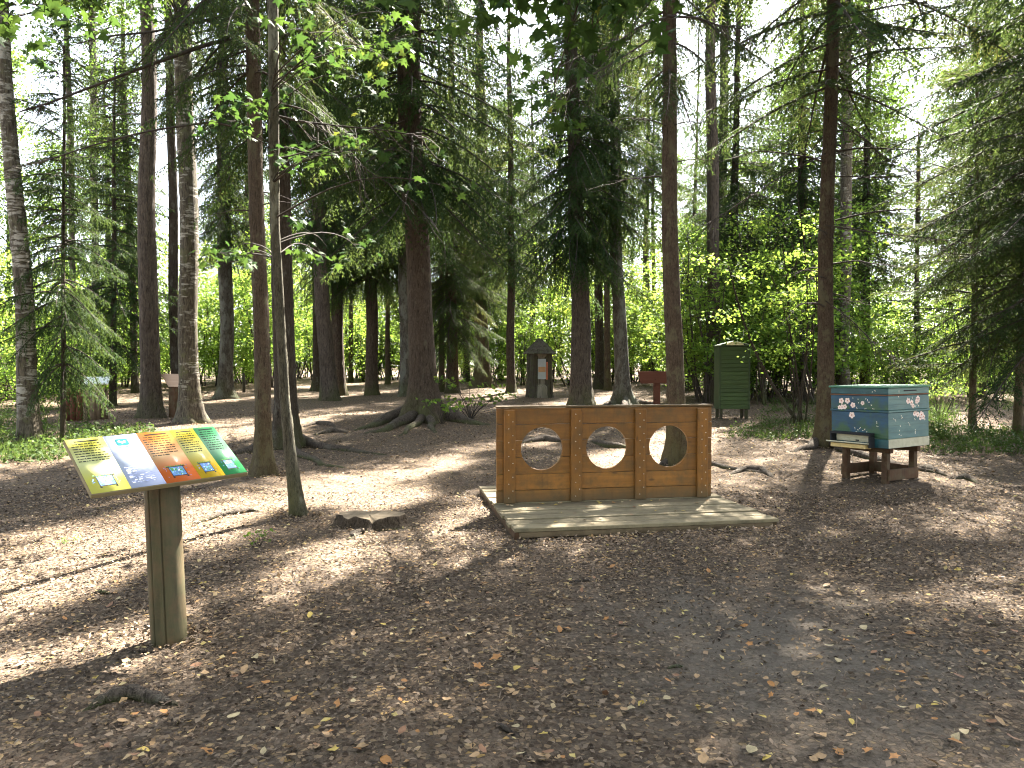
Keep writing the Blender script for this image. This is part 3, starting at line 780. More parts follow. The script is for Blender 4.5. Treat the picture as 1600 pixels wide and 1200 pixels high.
tree('T34', 'spruce_tree', 'large dark spruce whose boughs hang in from the upper right corner', 'tree', (1740, 720), 34, (1735, 0), 26, 18, M['bark_dark'], 'low', (1.25, 1.05), 0.6)
tree('T35', 'birch_tree', 'pale slender trunk in the bright gap right of the white birch', 'tree', (152, 618), 11, (143, 0), 10, 21, M['birch'], 'birch', (0.9, 1.0), 0.3)
tree('T36', 'pine_tree', 'orange-tinged slender trunk in the bright sky gap between white birch and grey-brown trunk', 'tree', (120, 620), 9, (106, 130), 8, 21, M['bark_pine'], 'pine', (0.9, 1.0), 0.3)
tree('T37', 'spruce_tree', 'thin dark trunk left of the straight grey-brown trunk behind the sign', 'tree', (212, 614), 11, (196, 200), 9, 19, M['bark_dark'], 'midB', (0.75, 0.9), 0.3)
tree('T38', 'spruce_tree', 'narrow brown trunk peeking out right of the biggest spruce', 'tree', (690, 612), 9, (688, 300), 8, 19, M['bark_spruce'], 'highA', (0.7, 0.9), 0.3)

# ------------------------------------------------------------------ maples with large lobed leaves
_ml = [(-90, 0.12), (-52, 0.55), (-38, 0.30), (-12, 0.72), (8, 0.42), (32, 0.86), (52, 0.50), (90, 1.0), (128, 0.50), (148, 0.86), (172, 0.42), (192, 0.72), (218, 0.30), (232, 0.55)]
MAPLE = np.array([(r * math.cos(R(a)), r * math.sin(R(a)) + 0.15) for a, r in _ml])
def maple_leaves(g, rng, C, n, spread, size, cm):
    k = len(MAPLE)
    for q in range(n):
        p = C + rng.normal(0, 1, 3) * spread
        nn = norm(rng.normal(0, 0.5, 3) + np.array((0, 0, 0.85)))
        d = norm(np.cross(nn, rng.normal(0, 1, 3))); d[2] -= 0.45; d = norm(d)
        s = norm(np.cross(d, nn)); nn = np.cross(s, d)
        z = size * rng.uniform(0.6, 1.15)
        out = p + (MAPLE[:, :1] * s + MAPLE[:, 1:] * d) * z - nn * (np.abs(MAPLE[:, :1]) * 0.25 + MAPLE[:, 1:] ** 2 * 0.12) * z
        V = np.concatenate(((p + d * 0.15 * z)[None], out))
        F = np.array([(0, 1 + a, 1 + (a + 1) % k) for a in range(k)])
        g.add(V, F, 0, np.clip(cm + rng.normal(0, 0.14), 0, 1))
        g.add(np.stack((p - d * 0.5 * z + np.array((0, 0, 0.3 * z)), p - d * 0.5 * z + s * 0.003 + np.array((0, 0, 0.3 * z)), p)), np.array([(0, 1, 2)]), 1)

def maple_crown(seed, loc, sprays, start_of, size=0.085):
    rng = np.random.RandomState(seed)
    g = G()
    for (px, py, Y, n, sp) in sprays:
        c = deep(px, py, Y) - loc
        b = start_of(c)
        P = curve_pts(b, c, rng, 9, 0.10, 0.05)
        L = np.linalg.norm(c - b)
        add_tube(g, P, np.linspace(0.004 + 0.0035 * L, 0.002, 9), 5, 1)
        for k in range(max(2, n // 7)):
            f = 1 - rng.uniform(0, 1) * min(0.45, 0.7 / L)
            q = np.array([np.interp(f, np.linspace(0, 1, 9), P[:, a]) for a in range(3)])
            e = q + rng.normal(0, 1, 3) * np.array((sp, sp, sp * 0.45)) * 0.9
            add_tube(g, curve_pts(q, e, rng, 4), [0.004, 0.003, 0.002, 0.0012], 3, 1)
            maple_leaves(g, rng, e, 7, np.array((0.11, 0.11, 0.05)), size, 0.42 + rng.normal(0, 0.17))
    return g.mesh('maple_crown', [M['maple'], M['twig']], (1,))

tree('T9', 'maple_tree', 'slender leaning tree with pale lichen bark right behind the sign', 'tree', (466, 806), 21, (424, 0), 15, 6.3, M['bark_lichen'], None, (1, 1), 0.35, 4, bend=[(454, 720, 18), (444, 627, 15), (434, 473, 14), (425, 350, 14), (423, 200, 15)], knots=14)
r9, l9, p9, _ = TREES['T9']
def start9(c):
    z = max(2.6, min(6.0, c[2] - 0.12 - 0.10 * abs(c[0])))
    return np.array([np.interp(z, p9[:, 2], p9[:, a]) for a in range(2)] + [z])
sp9 = [(300, 183, 7.2, 16, 0.14), (350, 190, 7.4, 20, 0.2), (405, 150, 7.2, 14, 0.15), (385, 165, 7.5, 14, 0.18), (410, 185, 7.9, 12, 0.14), (500, 240, 7.0, 12, 0.12), (545, 225, 6.8, 16, 0.18),
       (560, 245, 7.2, 14, 0.15), (470, 235, 7.8, 14, 0.2), (640, 235, 7.4, 12, 0.15), (655, 215, 7.6, 12, 0.15), (720, 295, 7.4, 10, 0.12), (460, 30, 7.0, 26, 0.25), (500, 60, 6.6, 30, 0.28), (545, 30, 6.4, 34, 0.3),
       (590, 70, 6.8, 28, 0.25), (610, 20, 6.6, 34, 0.3), (650, 50, 6.9, 24, 0.25), (520, 100, 7.2, 20, 0.2), (560, 120, 7.1, 18, 0.2), (470, 100, 7.4, 18, 0.2), (370, 20, 8.4, 14, 0.25),
       (510, 385, 8.5, 14, 0.2), (560, 390, 8.8, 12, 0.2), (520, 410, 8.6, 12, 0.2), (320, 395, 8.8, 16, 0.22), (385, 400, 8.3, 10, 0.12), (350, 410, 8.6, 12, 0.18)]
put('crown', maple_crown(71, l9, sp9, start9, 0.085), r9)
# bare twig frame of the maple
MB = np.array((2.3, -2.6, 0.0)); MB[2] = float(gz(MB[0], MB[1]))
mroot = thing('maple_tree', 'maple whose leafy branch hangs in at the top edge above the plank wall', 'tree', tuple(MB))
mp = [(0, 0, 0), (-0.1, 0.3, 2.5), (-0.3, 0.8, 5.0), (-0.4, 1.2, 8.0)]
put('trunk', trunk_mesh('trunk', mp, [0.14, 0.12, 0.10, 0.03], M['bark_lichen'], 0.4, 4, 20, 5), mroot)
sp10 = [(745, 30, 5.4, 44, 0.24), (775, 55, 5.6, 44, 0.22), (800, 90, 5.9, 22, 0.18), (830, 20, 5.2, 50, 0.25), (860, 60, 5.6, 22, 0.2), (890, 25, 5.2, 55, 0.25), (925, 60, 5.4, 40, 0.22), (960, 35, 5.2, 46, 0.22),
        (985, 70, 5.4, 20, 0.15), (850, 120, 5.9, 14, 0.15), (905, 130, 6.0, 20, 0.18), (850, 190, 6.4, 14, 0.16), (870, 170, 6.2, 12, 0.14), (820, 150, 6.2, 14, 0.15), (945, 85, 5.7, 12, 0.12), (700, 20, 5.6, 20, 0.22),
        (20, 25, 5.4, 75, 0.25), (55, 45, 5.8, 60, 0.22), (95, 20, 5.6, 55, 0.2), (30, 75, 5.8, 40, 0.18)]
def start10(c):
    return np.array((-0.32, 0.9, min(7.2, c[2] + 0.6)))
rq = np.random.RandomState(17)
over = [(rq.uniform(250, 1900), rq.uniform(-620, -70), rq.uniform(5.2, 8.0), 30, 0.4) for _ in range(46)]  # unseen sprays added above the frame to shade the foreground
put('crown', maple_crown(72, MB, sp10[:16] + over, start10, 0.10), mroot)
MB2 = np.array((-5.2, 1.2, 0.0)); MB2[2] = float(gz(MB2[0], MB2[1]))
m2 = thing('maple_tree', 'maple whose dark leaves hang in at the upper left corner', 'tree', tuple(MB2))
put('trunk', trunk_mesh('trunk', [(0, 0, 0), (0.1, 0.2, 3), (0.2, 0.5, 6.5)], [0.11, 0.09, 0.03], M['bark_lichen'], 0.4, 4, 20, 6), m2)
put('crown', maple_crown(73, MB2, sp10[16:], lambda c: np.array((0.15, 0.4, 4.8)), 0.09), m2)

# ------------------------------------------------------------------ long bare boughs of the near spruce at the left
def bough(tkey, pix, Y0, Y1, r0, seed, green=0.0):
    root, loc, pts, rad = TREES[tkey]
    rng = np.random.RandomState(seed)
    n = len(pix)
    P = np.array([deep(x, y, Y0 + (Y1 - Y0) * k / (n - 1)) for k, (x, y) in enumerate(pix)]) - loc
    t = np.linspace(0, 1, 26); tk = np.linspace(0, 1, n)
    Q = np.stack([np.interp(t, tk, P[:, a]) for a in range(3)], 1)
    for _ in range(2): Q[1:-1] = (Q[:-2] + 2 * Q[1:-1] + Q[2:]) / 4
    g = G()
    add_tube(g, Q, np.linspace(r0, r0 * 0.25, 26), 6, 0)
    for k in range(46):
        f = rng.randint(5, 25)
        d = norm(Q[f] - Q[f - 1])
        s = norm(np.cross(d, (0, 0, 1.0))) * rng.choice((-1, 1))
        e = Q[f] + (d * 0.6 + s * rng.uniform(0.3, 1) + np.array((0, 0, rng.uniform(-0.9, 0.1)))) * rng.uniform(0.12, 0.55)
        add_tube(g, curve_pts(Q[f], e, rng, 4, -0.05), [0.005, 0.004, 0.003, 0.0015], 3, 0)
    put('bough', g.mesh('bough', [M['twig']], (0,)), root)
bough('T8', [(392, 24), (340, 28), (290, 38), (240, 50), (170, 56), (120, 68)], 10.2, 9.6, 0.026, 1)
bough('T8', [(392, 62), (340, 64), (280, 85), (210, 110), (140, 137), (80, 160), (30, 175)], 10.2, 9.2, 0.032, 2)
bough('T8', [(392, 70), (365, 80), (340, 100)], 10.2, 9.8, 0.018, 3)
bough('T8', [(300, -10), (270, 30), (240, 70)], 10.0, 9.8, 0.018, 4)
bough('T8', [(400, 205), (330, 190), (230, 205), (150, 225), (60, 255), (10, 262)], 10.3, 11.5, 0.02, 5)
bough('T9', [(428, 180), (470, 190), (540, 198), (600, 203), (670, 215)], 7.6, 7.3, 0.014, 6)
bough('T9', [(430, 160), (480, 172), (530, 215), (570, 265), (630, 300), (680, 350)], 7.6, 7.8, 0.011, 7)
bough('T29', [(1303, 25), (1340, 20), (1400, 8), (1450, 2)], 12.8, 11.5, 0.022, 8)
bough('T29', [(1300, 180), (1340, 205), (1380, 245), (1420, 260)], 12.8, 12.0, 0.014, 9)
bough('T29', [(1296, 275), (1370, 277), (1410, 275), (1440, 262)], 12.8, 11.8, 0.014, 10)
bough('T29', [(1290, 352), (1380, 365), (1450, 372), (1520, 380)], 12.8, 11.2, 0.014, 11)
bough('T29', [(1290, 240), (1240, 265), (1180, 300), (1130, 335), (1100, 352)], 12.8, 12.2, 0.014, 12)
bough('T29', [(1290, 470), (1330, 500), (1370, 540), (1400, 560)], 12.8, 12.0, 0.012, 13)
bough('T25', [(1040, 28), (1000, 40), (960, 70), (900, 90), (850, 118)], 10.7, 9.6, 0.02, 14)
bough('T25', [(1040, 45), (980, 85), (920, 120), (870, 150)], 10.7, 9.8, 0.016, 15)
bough('T25', [(1042, 25), (1090, 28), (1130, 42), (1170, 40)], 10.7, 10.2, 0.02, 16)

# ------------------------------------------------------------------ understory thickets
rng = np.random.RandomState(5)
def bush(px, Y, kind, sc, label, group, cat='bush'):
    x = (px - 800) / FPX * Y
    z = float(gz(x, Y))
    o = thing('understory_bush', label, cat, (x, Y, z), rng.uniform(0, 6.28), group)
    o.scale = (sc, sc, sc * rng.uniform(0.85, 1.15))
    put('stems', BUSH[kind][0], o); put('foliage', BUSH[kind][1], o)
zones = [
    (-160, 190, 21.5, 38, 30, 'leafy green bush in the thicket behind the white birch', 'bushes behind the white birch', (0, 1, 3)),
    (170, 470, 33, 52, 30, 'leafy green bush in the thicket behind the sign and near trunks', 'bushes behind the sign', (0, 1, 2)),
    (460, 820, 38, 56, 40, 'leafy green bush in the far thicket behind the biggest spruce', 'bushes behind the biggest spruce', (0, 1, 2)),
    (800, 1100, 36, 54, 32, 'leafy green bush in the thicket behind the roofed log hive', 'bushes behind the log hive', (0, 1, 2)),
    (1090, 1330, 23, 38, 24, 'leafy green bush in the thicket behind the green hive tower', 'bushes behind the green hive tower', (0, 1, 2)),
    (1320, 1780, 24, 44, 32, 'leafy green bush in the thicket behind the painted beehive', 'bushes behind the painted beehive', (0, 1, 3)),
]
for (a, b, y0, y1, n, lab, grp, kinds) in zones:
    for k in range(n):
        px = a + (b - a) * (k + rng.uniform(0.1, 0.9)) / n
        Y = y0 + (y1 - y0) * rng.uniform(0, 1) ** 1.3
        kd_, sc_ = kinds[rng.randint(len(kinds))], rng.uniform(0.75, 1.2)
        hh_ = (5.5, 4.2, 7.5, 2.6)[kd_] * sc_
        bush(px, Y, kd_, sc_, ('knee-high ' if hh_ < 2.4 else 'low ' if hh_ < 3.6 else 'medium-high ' if hh_ < 5 else 'tall ' if hh_ < 7 else 'very tall ') + lab, grp)

def far_tree(px, Y, crown, sc, w, mat, name, label, group):
    x = (px - 800) / FPX * Y; z = float(gz(x, Y))
    o = thing(name, label, 'tree', (x, Y, z), rng.uniform(0, 6.28), group)
    me = trunk_mesh('trunk', [(0, 0, 0), (rng.normal(0, 0.2), 0, 8), (0, 0, 17)], [w, w * 0.75, w * 0.2], mat, 0.3, 5, 12, int(px) + 900, 0.5, 10)
    put('trunk', me, o)
    put('crown', CROWN[crown], o, (0, 0, 0), (0, 0, rng.uniform(0, 6.28)), (sc, sc, sc * rng.uniform(0.9, 1.1)))
for k in range(36):
    px = -260 + 2120 * (k + rng.uniform(0.1, 0.9)) / 36
    Y = rng.uniform(50, 66) if 150 < px < 1100 else rng.uniform(32, 50)
    if 1360 < px < 1440 or 215 < px < 300 or 40 < px < 110 or 560 < px < 620 or 790 < px < 840: continue
    far_tree(px, Y, 'decid' if k % 3 == 0 else 'decidB', rng.uniform(0.8, 1.15), rng.uniform(0.10, 0.17), M['bark_grey'] if k % 3 else M['birch'],
             'leafy_tree', ('grey-barked' if k % 3 else 'white-barked') + (' low-branched' if k % 3 == 0 else ' high-crowned') + ' broadleaf tree at the far edge of the wood', 'broadleaf trees at the edge of the wood')
for k, (px, Y) in enumerate([(548, 40), (606, 37), (730, 40), (832, 42), (1020, 40), (1088, 36)]):
    far_tree(px, Y, ('highA', 'midB')[k % 2], rng.uniform(0.8, 0.95), rng.uniform(0.11, 0.16), M['bark_spruce'],
             'spruce_tree', 'slim spruce with hanging boughs among the trunks behind the clearing', 'slim spruces behind the clearing')
for k in range(14):
    px = -220 + 2040 * (k + rng.uniform(0.1, 0.9)) / 14
    Y = rng.uniform(36, 46)
    if k % 2: continue
    far_tree(px, Y, ('midA', 'midB', 'highA')[k % 3], rng.uniform(0.85, 1.1), rng.uniform(0.14, 0.22), M['bark_spruce'],
             'spruce_tree', 'distant spruce standing deep among the far trees', 'distant spruces among the far trees')
# trees beyond the picture edges towards the sun, whose crowns shade the clearing
for (px, Y, cr, sc, wh) in [(1530, 27, 'midA', 1.0, 'beyond the thin spruce stems right of the painted beehive'), (1250, 27, 'midA', 0.9, 'behind the fan of thin bare stems')]:
    far_tree(px, Y, cr, sc, 0.2, M['bark_spruce'], 'spruce_tree', 'tall spruce standing in the thicket ' + wh, 'spruces in the thicket')

# unseen trees of the wood, added on the viewer's side to cut sky light
for k, (x, y, cr, sc) in enumerate([(-9.5, 3.0, 'midA', 1.0), (-8.0, -3.5, 'decid', 1.0), (-4.5, -7.5, 'low', 1.0), (0.0, -9.0, 'decid', 1.1), (4.5, -8.0, 'low', 1.05), (8.5, -4.0, 'decid', 1.0), (10.5, 2.0, 'midA', 1.05), (-12.5, -2.0, 'low', 1.1), (-2.0, -14.0, 'midA', 1.1), (3.0, -14.5, 'decidB', 1.1), (13.0, -3.0, 'low', 1.1), (-8.0, -12.0, 'midB', 1.1), (9.0, -12.0, 'midA', 1.1)]):
    o = thing('leafy_tree' if cr[0] == 'd' else 'spruce_tree', 'unseen tree of the wood, added behind the viewer to block sky light', 'tree', (x, y, float(gz(x, y))), k * 1.7, 'unseen trees added behind the viewer')
    put('trunk', trunk_mesh('trunk', [(0, 0, 0), (0.1, 0, 8), (0, 0, 17)], [0.18, 0.14, 0.04], M['bark_spruce'], 0.5, 5, 14, 700 + k, 0.4, 8), o)
    put('crown', CROWN[cr], o, (0, 0, 0), (0, 0, k * 0.9), (sc, sc, sc))

# multi-stemmed hazel by the green hive tower
def hazel(px, py, tips, label, name='hazel_shrub', nclump=46):
    b = at(px, py)
    o = thing(name, label, 'shrub', tuple(b))
    r_ = np.random.RandomState(int(px))
    gl = G()
    for (tx, ty, r) in tips:
        c = deep(tx, ty, b[1] + r_.uniform(-0.8, 0.8)) - b
        P = curve_pts((r_.normal(0, 0.12), r_.normal(0, 0.12), -0.05), c, r_, 12, 0, 0.035)
        g = G(); add_tube(g, P, np.linspace(r, r * 0.3, 12), 7)
        put('stem', g.mesh('stem', [M['bark_dark']], (0,)), o)
        for k in range(nclump // len(tips)):
            f = r_.uniform(0.5, 1.0)
            q = np.array([np.interp(f, np.linspace(0, 1, 12), P[:, a]) for a in range(3)])
            e = q + r_.normal(0, 1, 3) * np.array((0.5, 0.5, 0.25))
            add_tube(gl, curve_pts(q, e, r_, 4), [0.006, 0.004, 0.003, 0.0015], 3, 1)
            leaf_cloud(gl, r_, e, 55, 0.42, 0.4, 0.10, 0, 0.9, 0.5)
    put('crown', gl.mesh('crown', [M['leaf'], M['twig']]), o)
hazel(1247, 662, [(1138, 415, 0.05), (1205, 430, 0.03), (1222, 380, 0.03), (1245, 300, 0.03), (1252, 390, 0.025), (1275, 480, 0.02), (1232, 450, 0.022), (1262, 360, 0.025)], 'fan of thin bare stems with green leaves right of the green hive tower')
hazel(1190, 632, [(1180, 500, 0.035), (1195, 480, 0.03), (1202, 520, 0.025), (1215, 500, 0.02), (1170, 470, 0.03)], 'cluster of brown stems tucked behind the green hive tower')

# leafy sapling beside the biggest spruce, seedlings
def sapling(px, py, H, spread, n, per, size, label, leafm='leaf', name='leafy_sapling', big=False):
    b = at(px, py)
    o = thing(name, label, 'sapling', tuple(b))
    r_ = np.random.RandomState(int(px * 3 + py))
    w, g = G(), G()
    for k in range(n):
        az = r_.uniform(0, 6.28)
        e = np.array((spread * r_.uniform(0.2, 1) * math.cos(az), spread * r_.uniform(0.2, 1) * math.sin(az), H * r_.uniform(0.3, 1)))
        add_tube(w, curve_pts((0, 0, -0.03), e, r_, 5, 0.12), np.linspace(0.010, 0.002, 5) * min(1, H + 0.2), 4)
        if big: maple_leaves(g, r_, e, per, np.array((size * 1.3, size * 1.3, size * 0.5)), size, 0.5)
        else: leaf_cloud(g, r_, e, per, spread * 0.3, 0.35, size, 0, 1.2, 0.5)
    put('stems', w.mesh('stems', [M['twig']]), o)
    put('foliage', g.mesh('foliage', [M[leafm], M['twig']]), o)
sapling(735, 655, 1.0, 1.0, 15, 9, 0.085, 'low leafy sapling over the roots right of the biggest spruce', 'leaf', big=True)
sapling(690, 662, 0.6, 0.45, 8, 8, 0.07, 'small sapling with few leaves in front of the biggest spruce', 'leaf', big=True)
sapling(402, 852, 0.16, 0.12, 7, 7, 0.035, 'tiny green seedling on the leaf litter in front of the near trunks', name='seedling')
sapling(108, 850, 0.07, 0.11, 6, 8, 0.022, 'tiny mossy tuft on the leaf litter left of the sign post', name='seedling')
sapling(1470, 660, 1.1, 0.8, 16, 30, 0.07, 'leafy green sapling at the right side of the painted beehive')

# low undergrowth at both sides (one mass nobody could count)
def undergrowth(name, label, polys, n, size, seed):
    r_ = np.random.RandomState(seed)
    g = G()
    for (x0, x1, y0, y1, cnt, hgt) in polys:
        for k in range(cnt):
            p = at(r_.uniform(x0, x1), r_.uniform(y0, y1))
            h = hgt * r_.uniform(0.4, 1.2)
            m = 9
            leaf_cloud(g, r_, p + np.array((0, 0, h * 0.6)), m, 0.16, 0.6, size, 0, 1.0, 0.45 + r_.normal(0, 0.15))
            # grass blades
            B = p + r_.normal(0, 0.10, (6, 3)) * np.array((1, 1, 0))
            D = norm(r_.normal(0, 0.35, (6, 3)) + np.array((0, 0, 1.0)))
            blades(g, B, D, norm(np.cross(D, r_.normal(0, 1, (6, 3)))), h * 1.3, 0.010, 0, 0, 0.6)
    tag(put(name, g.mesh(name, [M['herb']])), label, 'undergrowth', None, 'stuff')
undergrowth('undergrowth', 'low green undergrowth under the white birch and young spruce', [(-120, 100, 672, 724, 330, 0.24), (100, 240, 668, 702, 150, 0.15), (-100, 80, 640, 672, 110, 0.3)], 0, 0.075, 3)
undergrowth('undergrowth', 'low green undergrowth between the green hive tower and the near brown spruce', [(1185, 1285, 656, 690, 120, 0.15), (1140, 1190, 668, 688, 40, 0.1), (1190, 1280, 628, 650, 60, 0.2)], 0, 0.06, 4)
undergrowth('undergrowth', 'low green undergrowth behind and right of the painted beehive', [(1450, 1680, 672, 712, 260, 0.15), (1330, 1480, 645, 690, 170, 0.25), (1440, 1500, 640, 690, 60, 0.4)], 0, 0.065, 5)

# ------------------------------------------------------------------ interpretive sign in front
def frame_matrix(o, ex, ey, ez):
    Mx = Matrix((( ex[0], ey[0], ez[0], o[0]), (ex[1], ey[1], ez[1], o[1]), (ex[2], ey[2], ez[2], o[2]), (0, 0, 0, 1)))
    return Mx
sb = at(264, 1000)
sign = thing('information_sign', 'slanted information panel with coloured columns on a thick round wooden post', 'sign', tuple(sb))
BL = np.array((-2.155, 3.80, 0.885)); SW, SD = 0.84, 0.52
rot = R(45); ti = R(28.5)
ex = np.array((math.cos(rot), math.sin(rot), 0.035)); ex /= np.linalg.norm(ex)
ey = np.array((-math.sin(rot) * math.cos(ti), math.cos(rot) * math.cos(ti), math.sin(ti))); ey -= ex * ey.dot(ex); ey /= np.linalg.norm(ey)
ez = np.cross(ex, ey)
TH = 0.028
# post: thick weathered log, slanted cut at the top, drying cracks
pr = 0.094
ptop = BL + ex * SW * 0.50 + ey * SD * 0.42 - ez * TH
tl = ptop - sb
zz = np.array([-0.3, 0, 0.1] + list(np.linspace(0.2, 1, 14) * tl[2] + 0.0))
g = G()
NP = 180
rs = np.random.RandomState(2)
an = np.arange(NP) * 2 * math.pi / NP
P = np.stack((tl[0] * np.clip(zz, 0, 9) / tl[2], tl[1] * np.clip(zz, 0, 9) / tl[2], zz), 1)
prof = pr * (1 + 0.02 * np.sin(3 * an + 1)) - 0.022 * np.exp(-((an - 4.35) / 0.028) ** 2) - 0.016 * np.exp(-((an - 5.0) / 0.028) ** 2) - 0.008 * np.exp(-((an - 3.7) / 0.028) ** 2)
V = np.stack((P[:, 0, None] + prof[None] * np.cos(an), P[:, 1, None] + prof[None] * np.sin(an), np.broadcast_to(P[:, 2, None], (len(zz), NP)).copy()), -1)
last = V[-1]  # cut to the panel's underside
last[:, 2] = tl[2] - ((last[:, 0] - tl[0]) * ez[0] + (last[:, 1] - tl[1]) * ez[1]) / ez[2] - 0.001
V[-2, :, 2] = np.minimum(V[-2, :, 2], last[:, 2] - 0.01)
V[-3, :, 2] = np.minimum(V[-3, :, 2], last[:, 2] - 0.02)
n = len(zz)
i, j = np.meshgrid(np.arange(n - 1), np.arange(NP), indexing='ij'); k = (j + 1) % NP
g.add(V, np.stack((i * NP + j, i * NP + k, (i + 1) * NP + k, (i + 1) * NP + j), -1).reshape(-1, 4))
put('post', g.mesh('post', [M['wood_post']], (0,)), sign)
pan = bpy.data.objects.new('panel', boxmesh((SW, SD, TH), M['wood_ply'], 0.003)); link(pan, sign)
pan.matrix_local = Matrix.Translation(-Vector(sb)) @ frame_matrix(BL + ex * SW / 2 + ey * SD / 2 - ez * (TH / 2 + 0.001), ex, ey, ez)

def print_glare_mat(name, top, mid, bot):
    m = Mat(name)
    v = m.n('ShaderNodeTexCoord').outputs['Object']
    y = m.n('ShaderNodeSeparateXYZ', {0: v}).outputs[1]
    f = m.n('ShaderNodeMapRange', {'Value': y, 'From Min': -SD / 2, 'From Max': SD / 2}).outputs[0]
    col = m.ramp(f, [(0, bot), (0.22, bot), (0.5, mid), (0.85, top), (1, top)])  # paler middle puts part of the sky glare into the print colour
    col = m.mix(0.25, col, m.mix(m.noise(v, 9, 3), (0.75, 0.75, 0.75), (1, 1, 1)), 'MULTIPLY')
    col = m.mix(1.0, col, (0.72, 0.72, 0.72), 'MULTIPLY')
    m.bsdf(col, 0.28, m.bump(m.noise(v, 260, 2), 0.03, 0.001), 0.13)
    return m.m
cols = [((0.62, 0.58, 0.08), (0.70, 0.72, 0.34), (0.68, 0.66, 0.14)), ((0.40, 0.44, 0.70), (0.60, 0.66, 0.80), (0.50, 0.56, 0.80)), ((0.70, 0.22, 0.035), (0.72, 0.46, 0.24), (0.68, 0.16, 0.04)),
        ((0.66, 0.52, 0.05), (0.66, 0.62, 0.22), (0.66, 0.44, 0.03)), ((0.09, 0.40, 0.17), (0.34, 0.60, 0.38), (0.06, 0.34, 0.12))]
ink = plain('print_ink', (0.02, 0.02, 0.018), 0.4, 0.12, 0.1)
inkblue = plain('print_blue', (0.10, 0.20, 0.42), 0.35, 0.12, 0.2, 60)
inkteal = plain('print_teal', (0.015, 0.12, 0.13), 0.35, 0.12, 0.1)
inkgreen = plain('print_green', (0.07, 0.24, 0.06), 0.35, 0.12, 0.2, 60)
inkwhite = plain('print_white', (0.8, 0.82, 0.82), 0.35, 0.12, 0.03)
inksky = plain('print_sky', (0.20, 0.42, 0.55), 0.35, 0.12, 0.2, 60)
inkred = plain('print_red', (0.5, 0.16, 0.05), 0.35, 0.12, 0.2, 60)
xs = [0.0, 0.195, 0.375, 0.565, 0.705, 0.84]
xs = [x - SW / 2 for x in xs]
rs = np.random.RandomState(8)
PH = TH / 2 + 0.001
def flat(g, x0, y0, x1, y1, z, mat=0):
    g.add([(x0, y0, z), (x1, y0, z), (x1, y1, z), (x0, y1, z)], np.array([(0, 1, 2, 3)]), mat)
